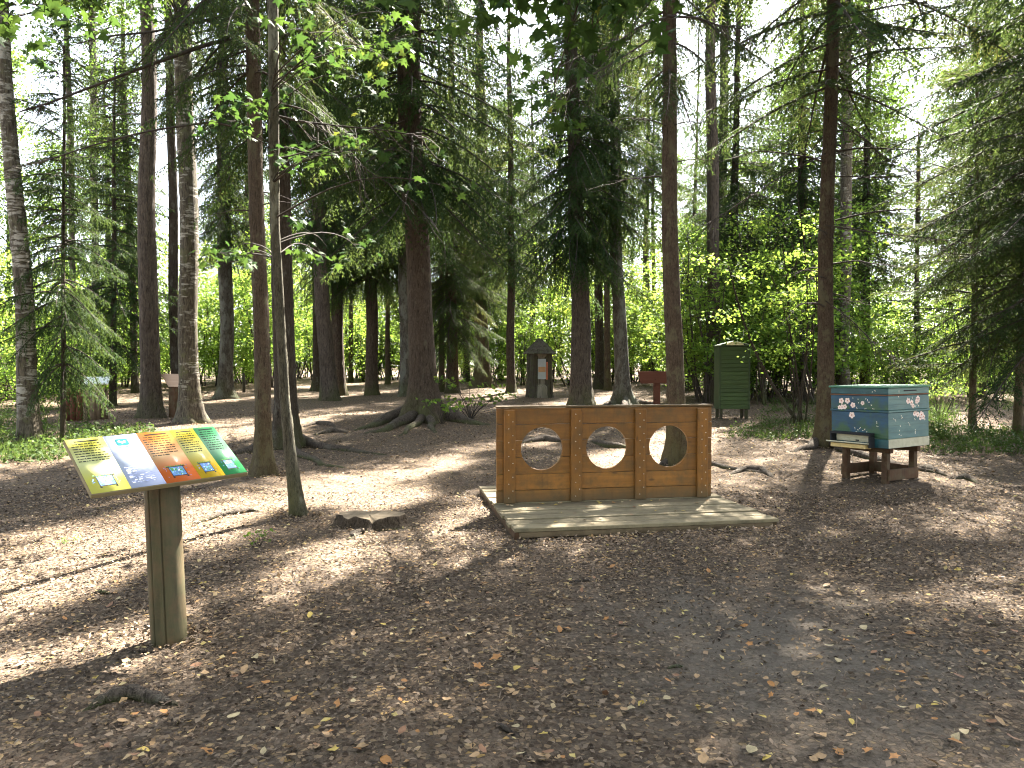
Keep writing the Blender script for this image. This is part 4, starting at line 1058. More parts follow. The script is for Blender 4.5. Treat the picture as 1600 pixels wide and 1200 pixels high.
for c in range(5):
    a, b = xs[c] + (0.004 if c == 0 else 0.0004), xs[c + 1] - (0.004 if c == 4 else 0.0004)
    g = G()
    y0, y1 = -SD / 2 + 0.004, SD / 2 - 0.004
    g.add([(a, y0, PH), (b, y0, PH), (b, y1, PH), (a, y1, PH), (a, y0, PH + 0.0015), (b, y0, PH + 0.0015), (b, y1, PH + 0.0015), (a, y1, PH + 0.0015)],
          np.array([(4, 5, 6, 7), (0, 1, 5, 4), (1, 2, 6, 5), (2, 3, 7, 6), (3, 0, 4, 7)]))
    colm = put('printed_column', g.mesh('printed_column', [print_glare_mat('print_column_glare', *cols[c])]), pan)
    ZT = PH + 0.0022
    wcol = b - a
    if c != 1:
        g = G()
        yy = y1 - 0.035
        flat(g, a + wcol * 0.2, yy, b - wcol * 0.15, yy + 0.013, ZT)
        for ln in range(9 if c else 8):
            yy -= 0.024
            x = a + 0.014 + (0.01 if ln == 0 else 0)
            xe = b - 0.014 - (rs.uniform(0, wcol * 0.4) if ln in (3, 8) else rs.uniform(0, 0.012))
            while x < xe - 0.004:
                w_ = min(rs.uniform(0.006, 0.026), xe - x)
                flat(g, x, yy, x + w_, yy + 0.0085, ZT); x += w_ + 0.0042
        put('text_lines', g.mesh('text_lines', [ink]), colm)
        # drawing of a framed honeycomb box with coloured cells
        g = G()
        w_ = wcol * 0.44; x0 = a + wcol * 0.28; yb = y0 + 0.045; hh = 0.10
        for (p0, q0, p1, q1, mi) in [(-0.12, 0.93, 1.12, 1.0, 0), (0.0, 0.0, 0.05, 0.95, 0), (0.95, 0, 1.0, 0.95, 0), (0.0, 0.05, 1.0, 0.12, 0), (-0.02, -0.08, 0.10, 0.02, 0), (0.9, -0.08, 1.02, 0.02, 0)]:
            flat(g, x0 + p0 * w_, yb + q0 * hh, x0 + p1 * w_, yb + q1 * hh, ZT + 0.0004, mi)
        def blob(u, v, s, mi, z, st=1.0, rt=0.0):
            t = np.arange(9) * 6.283 / 9
            px_, py_ = s * np.cos(t), s * st * np.sin(t)
            g.add(np.stack((x0 + (u + px_ * math.cos(rt) - py_ * math.sin(rt)) * w_, yb + (v + (px_ * math.sin(rt) + py_ * math.cos(rt)) * 0.85) * hh, 0 * t + z), 1), np.array([list(range(9))]), mi)
        flat(g, x0 + 0.05 * w_, yb + 0.12 * hh, x0 + 0.95 * w_, yb + 0.93 * hh, ZT + 0.0001, 1)
        for k in range(34):
            blob(rs.uniform(0.12, 0.88), rs.uniform(0.2, 0.86), rs.uniform(0.05, 0.12), int(rs.choice((2, 2, 4, 5, 5, 3), p=(0.3, 0.2, 0.08, 0.2, 0.17, 0.05))), ZT + 0.00015 + 0.000004 * k, rs.uniform(0.35, 0.8), rs.uniform(0, 3))
        for k in range(9):
            blob(rs.choice((-0.28, -0.2, 1.15, 1.25)), rs.uniform(0, 1), 0.05, 1, ZT, 0.6, rs.uniform(0, 3))
        for k in range(8):
            blob(-0.08 + k * 0.165, 1.03 + rs.uniform(-0.03, 0.04), 0.08, 2, ZT + 0.00002 * k, 0.55, rs.uniform(0, 3))
        put('drawing', g.mesh('drawing', [ink, inkblue, inkgreen, inkred, inkwhite, inksky]), colm)
    else:
        g = G()
        t = np.linspace(0, 2 * math.pi, 25)[:-1]
        cx_, cy_ = a + wcol * 0.46, y1 - 0.075; s = 0.034
        sq = np.stack((np.sign(np.cos(t)) * np.abs(np.cos(t)) ** 0.35 * s * 0.98, np.sign(np.sin(t)) * np.abs(np.sin(t)) ** 0.35 * s, 0 * t), 1) + np.array((cx_, cy_, ZT))
        g.add(np.concatenate((sq, [[cx_, cy_, ZT]])), np.array([(24, q, (q + 1) % 24) for q in range(24)]), 0)
        mk = [(-0.7, 0.15), (-0.35, 0.55), (-0.2, 0.25), (0.05, 0.05), (0.3, 0.35), (0.62, 0.25), (0.35, 0.05), (0.5, -0.2), (0.15, -0.15), (-0.1, -0.55), (-0.2, -0.1)]
        mk = np.array([(x * s + cx_, y * s + cy_, ZT + 0.0004) for x, y in mk])
        g.add(np.concatenate((mk, [[cx_ - 0.05 * s, cy_, ZT + 0.0004]])), np.array([(11, (q + 1) % 11, q) for q in range(11)]), 1)
        flat(g, cx_ - 0.03, cy_ - 0.052, cx_ + 0.03, cy_ - 0.046, ZT, 0)
        put('logo', g.mesh('logo', [inkteal, inkwhite]), colm)
        g = G()
        x0, x1, yb, yt = a + wcol * 0.1, b - wcol * 0.08, y0 + 0.04, y0 + 0.185
        flat(g, x0, yt, x1, yt + 0.006, ZT, 0)
        for k in range(150):
            x, y = rs.uniform(x0, x1 - 0.02), rs.uniform(yb, yt - 0.012)
            if (x - x0) / (x1 - x0) > 0.35 and (y - yb) / (yt - yb) > 0.62 - 0.5 * abs((x - x0) / (x1 - x0) - 0.7): continue
            flat(g, x, y, x + rs.uniform(0.006, 0.02), y + rs.uniform(0.002, 0.006), ZT + 0.000003 * k, int(rs.choice((0, 0, 1))))
        put('drawing', g.mesh('drawing', [plain('print_violet', (0.30, 0.34, 0.58), 0.35, 0.12), inkwhite]), colm)

# ------------------------------------------------------------------ deck and plank wall with three holes
TH_W = R(10.0)
DO = onz(803, 827, 0.085)
DW, DD = 2.56, 2.42
deck = thing('wooden_deck', 'low grey weathered wooden deck lying on the leaf litter', 'deck', (DO[0], DO[1], 0.0), TH_W)
nb = 12; bw = DD / nb
for k in range(nb):
    dx = random.Random(k).uniform(-0.012, 0.012)
    box('board', (DW, bw - 0.030, 0.034), M['wood_grey'], deck, (DW / 2 + dx, bw * (k + 0.5), 0.085 - 0.017 + random.Random(k + 50).uniform(-0.005, 0.004)), (0, 0, 0), 0.004)
soil = plain('joint_soil_shade', (0.022, 0.017, 0.011), 0.95, 0.05, 0.4, 40)  # dark gap fill: soil, with the shade between boards put into its colour
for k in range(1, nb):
    box('joint_soil_shade', (DW - 0.06, 0.0295, 0.016), soil, deck, (DW / 2, bw * k, 0.068), (0, 0, 0), 0)
for x in (0.02, DW * 0.33, DW * 0.66, DW - 0.04):
    box('joist', (0.045, DD - 0.04, 0.085), M['wood_brown'], deck, (x + 0.01, DD / 2, 0.006))
box('fascia', (DW - 0.10, 0.022, 0.05), M['wood_edge'], deck, (DW / 2, 0.030, 0.022))

wall = thing('plank_wall', 'orange-brown plank wall with three round face holes standing on the deck', 'wall', (0, 0, 0), TH_W)
wl = Vector((math.cos(TH_W) * 0.035 - math.sin(TH_W) * 1.23, math.sin(TH_W) * 0.035 + math.cos(TH_W) * 1.23, 0))
wall.location = (DO[0] + wl.x, DO[1] + wl.y, 0.087)
WL, WH = 2.41, 1.005
rows = [0, 0.172, 0.345, 0.523, 0.700, 0.872, 1.003]
HC, HR = 0.434, 0.228
cxs = [0.489, 1.205, 1.915]
gap = 0.005
def arc(cx, za, zb, side, n=14):
    """points of the circle at cx between heights za, zb on one side"""
    cz = WH - HC
    t0, t1 = math.asin(max(-1, min(1, (za - cz) / HR))), math.asin(max(-1, min(1, (zb - cz) / HR)))
    return [(cx + side * HR * math.cos(t0 + (t1 - t0) * q / n), cz + HR * math.sin(t0 + (t1 - t0) * q / n)) for q in range(n + 1)]
def notch(cx, z, up, n=26):
    """arc cut into a board edge at height z, running left to right"""
    cz = WH - HC
    a = math.asin((z - cz) / HR)
    A = [math.pi - a + ((a) - (math.pi - a)) * q / n for q in range(n + 1)]
    return [(cx + HR * math.cos(t), cz + HR * math.sin(t)) for t in A]
for r_ in range(6):
    z1, z0 = WH - rows[r_] - gap / 2, WH - rows[r_ + 1] + gap / 2
    yo = random.Random(r_).uniform(-0.003, 0.003)
    if r_ == 2:
        ed = [0] + cxs + [WL]
        for s in range(4):
            L = [(0, z0), (0, z1)] if s == 0 else arc(cxs[s - 1], z0, z1, 1)
            Rr = [(WL, z1), (WL, z0)] if s == 3 else arc(cxs[s], z0, z1, -1)[::-1]
            prism('board', L + Rr, yo, 0.042 + yo, M['wood_orange'], wall)
    else:
        if r_ == 1:
            bot = [(0, z0)]
            for c in cxs: bot += notch(c, z0, True)
            bot += [(WL, z0)]
            pts = [(0, z1)] + [(WL, z1)] + bot[::-1]
        elif r_ == 3:
            top = [(0, z1)]
            for c in cxs:
                cz = WH - HC; a = math.asin((z1 - cz) / HR)
                top += [(c + HR * math.cos(t), cz + HR * math.sin(t)) for t in [-math.pi - a + (a - (-math.pi - a)) * q / 26 for q in range(27)]]
            top += [(WL, z1)]
            pts = top + [(WL, z0), (0, z0)]
        else:
            pts = [(0, z0), (0, z1), (WL, z1), (WL, z0)]
        prism('board', pts, yo, 0.042 + yo, M['wood_orange'], wall, bevel=0.003 if r_ in (0, 4, 5) else 0)
screw_m = plain('screw_metal', (0.62, 0.58, 0.50), 0.35, 0.5, 0.1, 8, 0.6)
bm = bmesh.new(); bmesh.ops.create_cone(bm, cap_ends=True, segments=10, radius1=0.006, radius2=0.0048, depth=0.006)
sme = bpy.data.meshes.new('screw'); bm.to_mesh(sme); bm.free(); sme.materials.append(screw_m)
for k, x in enumerate((0.135, 0.860, 1.578, 2.292)):
    bt = box('batten', (0.124, 0.034, WH - 0.02), M['wood_orange_v'], wall, (x, -0.0215, (WH - 0.02) / 2 + 0.001), (0, 0, 0), 0.006)
    for q in range(13):
        zq = 0.06 + q * 0.073
        put('screw', sme, bt, (0.032 if q % 2 else -0.012, -0.0185, zq - (WH - 0.02) / 2), (math.pi / 2, 0, 0))
    box('back_post', (0.11, 0.07, WH - 0.03), M['wood_orange_v'], wall, (x, 0.083, (WH - 0.03) / 2 + 0.002), (0, 0, 0), 0.005)
box('top_rail', (WL + 0.012, 0.075, 0.022), M['wood_orange'], wall, (WL / 2, 0.025, WH + 0.0125), (0, 0, 0), 0.004)

# ------------------------------------------------------------------ painted beehive
def hive_paint(name, base, streak, kind):
    m = Mat(name)
    v = m.n('ShaderNodeTexCoord').outputs['Object']
    v2 = m.coords((2.0, 2.0, 9), 'Object')
    n1 = m.noise(v2, 1.6, 5, 0.65); n2 = m.noise(v, 5, 5, 0.6)
    col = m.mix(m.ramp(n1, [(0.35, 0), (0.65, 1)]), base, streak)
    if kind == 'front':
        s = m.n('ShaderNodeSeparateXYZ', {0: v}).outputs
        gr = m.ramp(m.math('ADD', m.math('MULTIPLY', n2, 0.9), m.math('MULTIPLY', s[2], -0.8)), [(0.38, 0), (0.55, 0.85)])
        col = m.mix(gr, col, (0.030, 0.085, 0.028))
        col = m.mix(m.ramp(m.noise(v, 9, 4), [(0.62, 0), (0.7, 0.35)]), col, (0.02, 0.05, 0.10))
    else:
        col = m.mix(m.ramp(n2, [(0.52, 0), (0.75, 0.6)]), col, (0.045, 0.135, 0.165))
    m.bsdf(col, 0.42, m.bump(m.noise(v2, 6, 4), 0.25, 0.003), 0.4)
    return m.m
hp_front = hive_paint('hive_blue_paint', (0.005, 0.038, 0.070), (0.006, 0.060, 0.118), 'front')
hp_side = hive_paint('hive_sage_paint', (0.016, 0.088, 0.098), (0.062, 0.150, 0.140), 'side')
hp_lid = plain('hive_lid_green', (0.05, 0.16, 0.10), 0.5, 0.4, 0.25, 12)
hp_white = plain('hive_white_paint', (0.40, 0.38, 0.27), 0.55, 0.3, 0.2, 14)
hp_cream = plain('hive_cream_board', (0.52, 0.40, 0.17), 0.55, 0.3, 0.15, 14)
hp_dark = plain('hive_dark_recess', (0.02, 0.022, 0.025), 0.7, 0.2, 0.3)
hp_petal = plain('blossom_paint', (0.72, 0.58, 0.52), 0.5, 0.3, 0.15, 60)
hp_bee = plain('bee_paint', (0.74, 0.70, 0.56), 0.5, 0.3, 0.15, 60)
hp_heart = plain('blossom_heart_paint', (0.42, 0.16, 0.10), 0.5, 0.3, 0.15, 60)
ALPHA = R(61)
HW, HL, HH = 0.815, 0.83, 0.775
HN = np.array((4.66, 9.2)); HB = 0.505
# local frame: x runs along the front face from its outer corner to the near edge, y goes back
fx = np.array((math.cos(ALPHA), -math.sin(ALPHA)))
hrot = math.atan2(fx[1], fx[0])
fy = np.array((math.cos(hrot + math.pi / 2), math.sin(hrot + math.pi / 2)))
hc = HN - fx * HW / 2 + fy * HL / 2
hz = float(gz(hc[0], hc[1]))
stand = thing('hive_stand', 'brown four-legged timber stand under the painted beehive', 'stand', (hc[0], hc[1], hz), hrot)
legm = M['wood_brown']
LH = HB - hz - 0.072
for (x, y) in ((-0.30, -0.26), (0.27, -0.26), (-0.30, 0.30), (0.27, 0.30)):
    box('leg', (0.075, 0.075, LH + 0.06), legm, stand, (x, y, LH / 2 - 0.03), (0, 0, 0), 0.005)
for y in (-0.26, 0.30): box('top_beam', (0.70, 0.07, 0.066), legm, stand, (0, y, LH + 0.0355))
for x in (-0.30, 0.27): box('side_rail', (0.026, 0.60, 0.14), legm, stand, (x + (0.052 if x > 0 else -0.052), 0.02, 0.10))
box('cross_rail', (0.49, 0.03, 0.14), legm, stand, (-0.015, 0.275, 0.115))
hive = thing('beehive', 'blue painted box beehive with white blossoms and bees on a stand', 'beehive', (hc[0], hc[1], HB), hrot)
hive.rotation_euler = (R(0.6), R(-0.8), hrot)
def hive_tier(name, z0, z1, grow, front=hp_front, side=hp_side):
    bm = bmesh.new(); bmesh.ops.create_cube(bm, size=1)
    bmesh.ops.scale(bm, vec=(HW + grow, HL + grow, z1 - z0), verts=bm.verts)
    bmesh.ops.bevel(bm, geom=list(bm.edges), offset=0.004, segments=1, affect='EDGES')
    for f in bm.faces: f.material_index = 0 if f.normal.y < -0.7 or f.normal.z < -0.5 else 1
    me = bpy.data.meshes.new(name); bm.to_mesh(me); bm.free()
    me.materials.append(front); me.materials.append(side)
    return put(name, me, hive, (0, 0, (z0 + z1) / 2))
hp_teal = hive_paint('hive_teal_paint', (0.006, 0.045, 0.055), (0.012, 0.07, 0.075), 'front2')
hp_teal_side = hive_paint('hive_teal_side', (0.04, 0.12, 0.11), (0.07, 0.16, 0.14), 'side')
hive_tier('floor_box', 0.002, 0.115, 0.012, hp_teal, hp_white)
hive_tier('lower_body', 0.117, 0.445, 0.0)
hive_tier('upper_body', 0.447, 0.475, 0.022)
hive_tier('upper_body', 0.477, 0.655, 0.008)
box('lid_seam', (HW + 0.018, HL + 0.018, 0.014), plain('rusty_seam', (0.17, 0.075, 0.04), 0.8), hive, (0, 0, 0.664), (0, 0, 0), 0.003)
hive_tier('lid_box', 0.673, 0.752, 0.010, hp_teal, hp_teal_side)
box('lid_plate', (HW + 0.05, HL + 0.05, 0.024), hp_lid, hive, (0, 0, 0.766), (0, 0, 0), 0.005)
box('vent_slot', (0.004, 0.26, 0.016), hp_dark, hive, (HW / 2 + 0.007, 0.02, 0.715), (0, 0, 0), 0)
for z in (0.20, 0.285, 0.365, 0.545, 0.61):
    box('plank_joint', (0.003, HL - 0.02, 0.004), plain('joint_shadow_paint', (0.06, 0.11, 0.10), 0.7), hive, (HW / 2 + (0.0008 if z < 0.4 else 0.005), 0, z), (0, 0, 0), 0)
# entrance porch and landing board on the front face
fyn = -HL / 2
porch = box('entrance_porch', (0.58, 0.10, 0.030), hp_dark, hive, (-0.06, fyn - 0.060, 0.170), (0, 0, 0), 0.003)
box('porch_cheek', (0.022, 0.10, 0.15), hp_dark, hive, (0.22, fyn - 0.060, 0.075), (0, 0, 0), 0.003)
box('porch_cheek', (0.022, 0.10, 0.12), hp_dark, hive, (-0.34, fyn - 0.060, 0.092), (0, 0, 0), 0.003)
box('entrance_panel', (0.50, 0.016, 0.085), hp_white, hive, (-0.06, fyn - 0.022, 0.108), (0, 0, 0), 0.003)
box('entrance_slot', (0.05, 0.006, 0.018), hp_dark, hive, (-0.0, fyn - 0.031, 0.082), (0, 0, 0), 0)
box('landing_board', (0.56, 0.19, 0.016), hp_white, hive, (-0.06, fyn - 0.108, 0.055), (R(-6), 0, 0), 0.003)
box('landing_tray', (0.50, 0.13, 0.052), hp_cream, hive, (-0.06, fyn - 0.085, 0.012), (R(-4), 0, 0), 0.003)
# painted blossoms and bees (thin paint on the two visible faces)
def blossom(face, u, v, s, mi, seed):
    r_ = np.random.RandomState(seed)
    g = G()
    pet = 5 if mi == 0 else 2
    for k in range(pet):
        a = r_.uniform(0, 6.28) if k == 0 and pet == 2 else (k * 6.283 / pet + seed)
        c = np.array((math.cos(a), math.sin(a))) * s * 0.55
        n = 8
        ring = [(u + c[0] + s * 0.42 * math.cos(t) * (1 if pet == 5 else 0.7), v + c[1] + s * 0.42 * math.sin(t)) for t in np.arange(n) * 6.283 / n]
        z = 0.0008 + 0.0002 * k
        pts = [(p, q, z) for p, q in ring]
        g.add([to3(face, *p) for p in pts], np.array([list(range(n))]), 0)
    if pet == 5:
        g.add([to3(face, u + s * 0.22 * math.cos(t), v + s * 0.22 * math.sin(t), 0.0024) for t in np.arange(8) * 6.283 / 8], np.array([list(range(8))]), 1)
    put('blossom' if mi == 0 else 'painted_bee', g.mesh('paint', [hp_petal if mi == 0 else hp_bee, hp_heart]), hive)
def to3(face, u, v, z):
    off = 0.0045 if 0.477 < v < 0.655 else 0.0055 if v > 0.673 else 0.0115 if v > 0.445 else 0.0
    if face == 'f': return (u, -HL / 2 - off - z, v)
    return (HW / 2 + off + z, u, v)
fl = [(-0.25, 0.58, 0.042), (-0.16, 0.585, 0.042), (-0.08, 0.53, 0.040), (-0.24, 0.50, 0.036), (-0.28, 0.495, 0.03), (-0.20, 0.505, 0.036), (-0.10, 0.40, 0.046), (0.06, 0.56, 0.03)]
for k, (u, v, s) in enumerate(fl): blossom('f', u, v, s, 0, k)
for k, (u, v) in enumerate([(-0.07, 0.62), (0.0, 0.615), (0.0, 0.57), (0.10, 0.62), (0.15, 0.57), (0.18, 0.53), (0.21, 0.49), (0.10, 0.49), (-0.02, 0.495), (0.19, 0.71), (0.23, 0.715), (0.25, 0.32), (0.26, 0.27), (0.06, 0.545), (0.135, 0.60),
                            (-0.06, 0.23), (-0.02, 0.21), (0.02, 0.235), (0.06, 0.2), (0.09, 0.22), (-0.04, 0.19), (0.11, 0.19)]): blossom('f', u, v, 0.016, 1, 50 + k)
for k, (u, v, s) in enumerate([(-0.02, 0.585, 0.045), (0.05, 0.56, 0.04), (0.18, 0.60, 0.05), (0.16, 0.57, 0.04), (0.12, 0.42, 0.04), (0.18, 0.405, 0.04), (0.26, 0.40, 0.05), (0.30, 0.37, 0.04), (0.24, 0.36, 0.035), (0.08, 0.52, 0.035)]): blossom('s', u, v, s, 0, 90 + k)
for k, (u, v) in enumerate([(-0.22, 0.635), (-0.2, 0.71), (-0.30, 0.37), (-0.26, 0.35), (-0.16, 0.41), (-0.14, 0.38), (-0.02, 0.30), (0.01, 0.28), (-0.17, 0.28), (-0.18, 0.22), (-0.20, 0.18), (-0.17, 0.16), (0.12, 0.17), (0.13, 0.20),
                            (0.10, 0.50), (0.14, 0.51), (0.20, 0.52), (0.12, 0.345), (0.33, 0.335), (0.06, 0.62)]): blossom('s', u, v, 0.018, 1, 130 + k)

# ------------------------------------------------------------------ stump
stb = at(578, 822)
st = thing('tree_stump', 'low grey tree stump with jagged broken rim in the sunlit leaf litter', 'stump', tuple(stb))
rs = np.random.RandomState(12)
ns = 48
an = np.arange(ns) * 2 * math.pi / ns
lev = [(-0.1, 1.5), (0.0, 1.3), (0.05, 1.12), (0.10, 1.03), (0.15, 1.0)]
base_r = 0.215 * (1 + 0.18 * np.cos(2 * an + 0.3) + 0.08 * np.cos(5 * an + 1) + 0.05 * np.cos(13 * an) + rs.normal(0, 0.02, ns) - 0.22 * np.exp(-((an - 5.0) / 0.13) ** 2))
rim = 0.165 + 0.010 * np.sin(2 * an + 1) + 0.007 * np.sin(9 * an + 1) - 0.09 * np.exp(-((an - 5.0) / 0.13) ** 2) - 0.035 * np.exp(-((an - 3.9) / 0.10) ** 2)
V = []
for q, (z, f) in enumerate(lev):
    zz_ = np.full(ns, z) if q < 3 else rim * (0.7 if q == 3 else 1.0)
    V.append(np.stack((1.25 * base_r * f * np.cos(an), base_r * f * np.sin(an), zz_), 1))
for f, dz in ((0.82, -0.03), (0.45, -0.035), (0.03, -0.03)):
    V.append(np.stack((1.25 * base_r * f * np.cos(an), base_r * f * np.sin(an), np.minimum(rim - 0.004, 0.172 + dz) * f + (0.172 + dz) * (1 - f)), 1))
V = np.concatenate(V)
i, j = np.meshgrid(np.arange(7), np.arange(ns), indexing='ij'); k = (j + 1) % ns
g = G(); F = np.stack((i * ns + j, i * ns + k, (i + 1) * ns + k, (i + 1) * ns + j), -1).reshape(-1, 4)
g.add(V, F); g.m[0] = np.repeat(np.array([0, 0, 0, 0, 1, 1, 1]), ns)
st.scale = (1.0, 1.0, 0.72)
put('stump_body', g.mesh('stump_body', [M['bark_stump'], wood('stump_top', (0.14, 0.108, 0.072), (0.26, 0.21, 0.15), 2, 0.9, 0.1, dirt=(0.09, 0.07, 0.045))]), st)
for k, path in enumerate([[(565, 833), (553, 838), (545, 843)], [(590, 828), (610, 818), (628, 815)], [(560, 818), (545, 816), (535, 820)]]):
    put('root', root_mesh(stb, [at(*p)[:2] for p in path], 0.045, M['root'], 300 + k), st)

# ------------------------------------------------------------------ green hive tower
gb = at(1143, 654)
s_ = gb[1] / FPX
gw, gh = 44 * s_, 96 * s_
gr = thing('hive_tower', 'tall narrow green plank cabinet with pale arched top standing on dark legs', 'cabinet', tuple(gb), R(-3))
zb_ = 16 * s_
npk = 15
for k in range(npk):
    box('plank', (gw - 0.05, 0.03, gh / npk - 0.004), M['green_paint'], gr, (0, -0.27, zb_ + gh * (k + 0.5) / npk), (0, 0, 0), 0.004)
for x in (-1, 1):
    box('corner_trim', (0.05, 0.58, gh + 0.02), M['green_dark'], gr, (x * gw / 2, 0.005, zb_ + gh / 2), (0, 0, 0), 0.005)
    for y in (-0.2, 0.22): box('leg', (0.07, 0.07, zb_ + 0.10), M['wood_dark'], gr, (x * (gw / 2 - 0.045), y, zb_ / 2 - 0.05))
box('back_panel', (gw - 0.06, 0.03, gh), M['green_paint'], gr, (0, 0.27, zb_ + gh / 2))
box('base_board', (gw - 0.06, 0.5, 0.03), M['green_dark'], gr, (0, 0, zb_ + 0.018))
pts = [(gw * 0.30 * math.cos(t), 0.085 * math.sin(t)) for t in np.linspace(0, math.pi, 15)]
prism('arched_gable', pts, -0.335, -0.30, plain('pale_gable', (0.50, 0.44, 0.26), 0.7), gr, (0, 0, zb_ + gh + 0.035))
for x in (-1, 1):
    box('roof_board', (gw * 0.56, 0.62, 0.022), M['green_dark'], gr, (x * gw * 0.265, 0.02, zb_ + gh + 0.085), (0, x * R(15), 0))
box('lintel', (gw + 0.09, 0.62, 0.03), M['green_dark'], gr, (0, 0, zb_ + gh + 0.018), (0, 0, 0), 0.004)

# ------------------------------------------------------------------ roofed log hive with a notice
lb = at(843, 620)
s_ = lb[1] / FPX
lh = thing('log_hive', 'hollow upright log hive with pointed shingled roof and a notice inside', 'hive', tuple(lb), R(8))
Rl, Hl = 20 * s_, 68 * s_
g = G(); rs = np.random.RandomState(4)
an = np.arange(36) * 2 * math.pi / 36
zs = np.linspace(-0.1, Hl, 22)
# open the front: the wall of the log sinks in to form the niche
V = np.zeros((22, 36, 3))
for q, z in enumerate(zs):
    fr = np.abs((an - 1.5 * math.pi + math.pi) % (2 * math.pi) - math.pi)
    r = Rl * (1 + 0.12 * math.exp(-z / 0.3)) * (1 + rs.normal(0, 0.015, 36))
    niche = np.where(fr < 0.55, 1.0, 0.0)
    r = r * (1 - niche * (0.40 if Hl * 0.28 < z < Hl * 0.93 else 0.13))
    V[q] = np.stack((r * np.cos(an), r * np.sin(an), np.full(36, z)), 1)
i, j = np.meshgrid(np.arange(21), np.arange(36), indexing='ij'); k = (j + 1) % 36
g.add(V, np.stack((i * 36 + j, i * 36 + k, (i + 1) * 36 + k, (i + 1) * 36 + j), -1).reshape(-1, 4))
fm = np.abs((an[:, None].T - 1.5 * math.pi + math.pi) % (2 * math.pi) - math.pi)[0] < 0.5
g.m[0] = np.where(np.broadcast_to(fm, (21, 36)).ravel(), 1, 0)
put('log_body', g.mesh('log_body', [M['wood_dark'], M['wood_hollow']]), lh)
nt = box('notice_board', (Rl * 0.62, 0.02, Hl * 0.46), plain('notice_paper', (0.26, 0.29, 0.29), 0.5, 0.4, 0.1), lh, (0.03, -Rl * 0.66, Hl * 0.64), (0, 0, 0), 0.002)
box('notice_picture', (Rl * 0.56, 0.004, Hl * 0.12), plain('notice_orange', (0.30, 0.17, 0.08), 0.5), nt, (0, -0.013, -Hl * 0.01), (0, 0, 0), 0)
box('notice_side', (Rl * 0.12, 0.03, Hl * 0.40), plain('notice_edge_orange', (0.30, 0.09, 0.04), 0.6), lh, (0.03 + Rl * 0.40, -Rl * 0.66, Hl * 0.60), (0, 0, 0), 0.002)
for ring, (rr, zz_, nn_) in enumerate([(1.28, 0.0, 16), (0.98, 0.14, 13), (0.66, 0.29, 10), (0.34, 0.43, 7)]):
    for q in range(nn_):
        a = q * 2 * math.pi / nn_ + ring * 0.2
        w_ = 2 * math.pi * rr * Rl / nn_ * 1.04
        sh = box('shingle', (0.30 * Rl / 0.55, round(w_, 3), 0.022), M['wood_dark'], lh, (rr * Rl * 0.86 * math.cos(a), rr * Rl * 0.86 * math.sin(a), Hl + 0.06 + zz_ * Rl / 0.55 * 1.05), (0, R(44), a), 0.003)
g = G(); add_tube(g, np.array([(0, 0, Hl - 0.02), (0, 0, Hl + 0.35 * Rl), (0, 0, Hl + 0.62 * Rl / 0.55)]), [Rl * 0.98, Rl * 0.6, 0.02], 16)
put('roof_core', g.mesh('roof_core', [M['wood_dark']]), lh)

# ------------------------------------------------------------------ distant signs and log palisade
rb_ = at(1026, 634)
s_ = rb_[1] / FPX
rd = thing('information_sign', 'back of a dark red-brown board sign behind the near reddish spruce', 'sign', tuple(rb_), R(4))
box('post', (9 * s_, 9 * s_, 46 * s_), M['wood_red'], rd, (0, 0, 21 * s_), (0, 0, 0), 0.006)
prism('board', [(-32 * s_, 54 * s_), (30 * s_, 54 * s_), (25 * s_, 35 * s_), (-27 * s_, 35 * s_)], -0.10, -0.14, M['wood_red'], rd, bevel=0.004)
pb = at(272, 652)
s_ = pb[1] / FPX
pk = thing('information_sign', 'pale wooden sign board on a brown post half hidden by the dark birch', 'sign', tuple(pb), R(-14))
box('post', (11 * s_, 11 * s_, 52 * s_), M['wood_brown'], pk, (0, 0, 24 * s_), (0, 0, 0), 0.006)
prism('board', [(-17 * s_, 68 * s_), (22 * s_, 68 * s_), (26 * s_, 48 * s_), (-3 * s_, 48 * s_)], -0.10, -0.135, M['wood_pink'], pk, bevel=0.004)
sp_ = at(381, 613)
s_ = sp_[1] / FPX
ps = thing('wooden_stake', 'short dark stake standing in the clearing beyond the near reddish spruce', 'stake', tuple(sp_))
g = G(); add_tube(g, np.array([(0, 0, -0.1), (0.01, 0, 12 * s_), (0.0, 0, 29 * s_), (0, 0, 31 * s_)]), [2.4 * s_, 2.2 * s_, 1.9 * s_, 0.6 * s_], 10, caps=True)
put('stake_body', g.mesh('stake_body', [M['wood_dark']]), ps)

lp = at(132, 655)
s_ = lp[1] / FPX
pal = thing('log_palisade', 'waist-high half-round palisade of upright logs behind the young spruce', 'palisade', tuple(lp))
rs = np.random.RandomState(9)
for k in range(11):
    a = R(200 + k * 17)
    x, y = 29 * s_ * math.cos(a), 29 * s_ * math.sin(a) * 0.9
    r = rs.uniform(4.2, 5.6) * s_; h = (46 + rs.uniform(-5, 5)) * s_
    g = G(); add_tube(g, np.array([(x, y, -0.1), (x, y, h * 0.5), (x + rs.normal(0, 0.01), y, h)]), [r * 1.04, r, r * 0.97], 12, caps=True)
    put('log', g.mesh('log', [M['wood_log'] if k > 5 else M['wood_red']]), pal)
lt = thing('information_sign', 'small slanted glossy sign panel above the upright log palisade', 'sign', tuple(at(152, 652)), R(20))
box('post', (0.09, 0.09, 0.86), M['wood_brown'], lt, (0, 0.0, 0.40), (0, 0, 0), 0.005)
box('panel', (0.56, 0.36, 0.03), plain('distant_panel', (0.55, 0.60, 0.58), 0.12, 0.6, 0.2, 5), lt, (0, -0.02, 0.92), (R(28), 0, 0), 0.005)

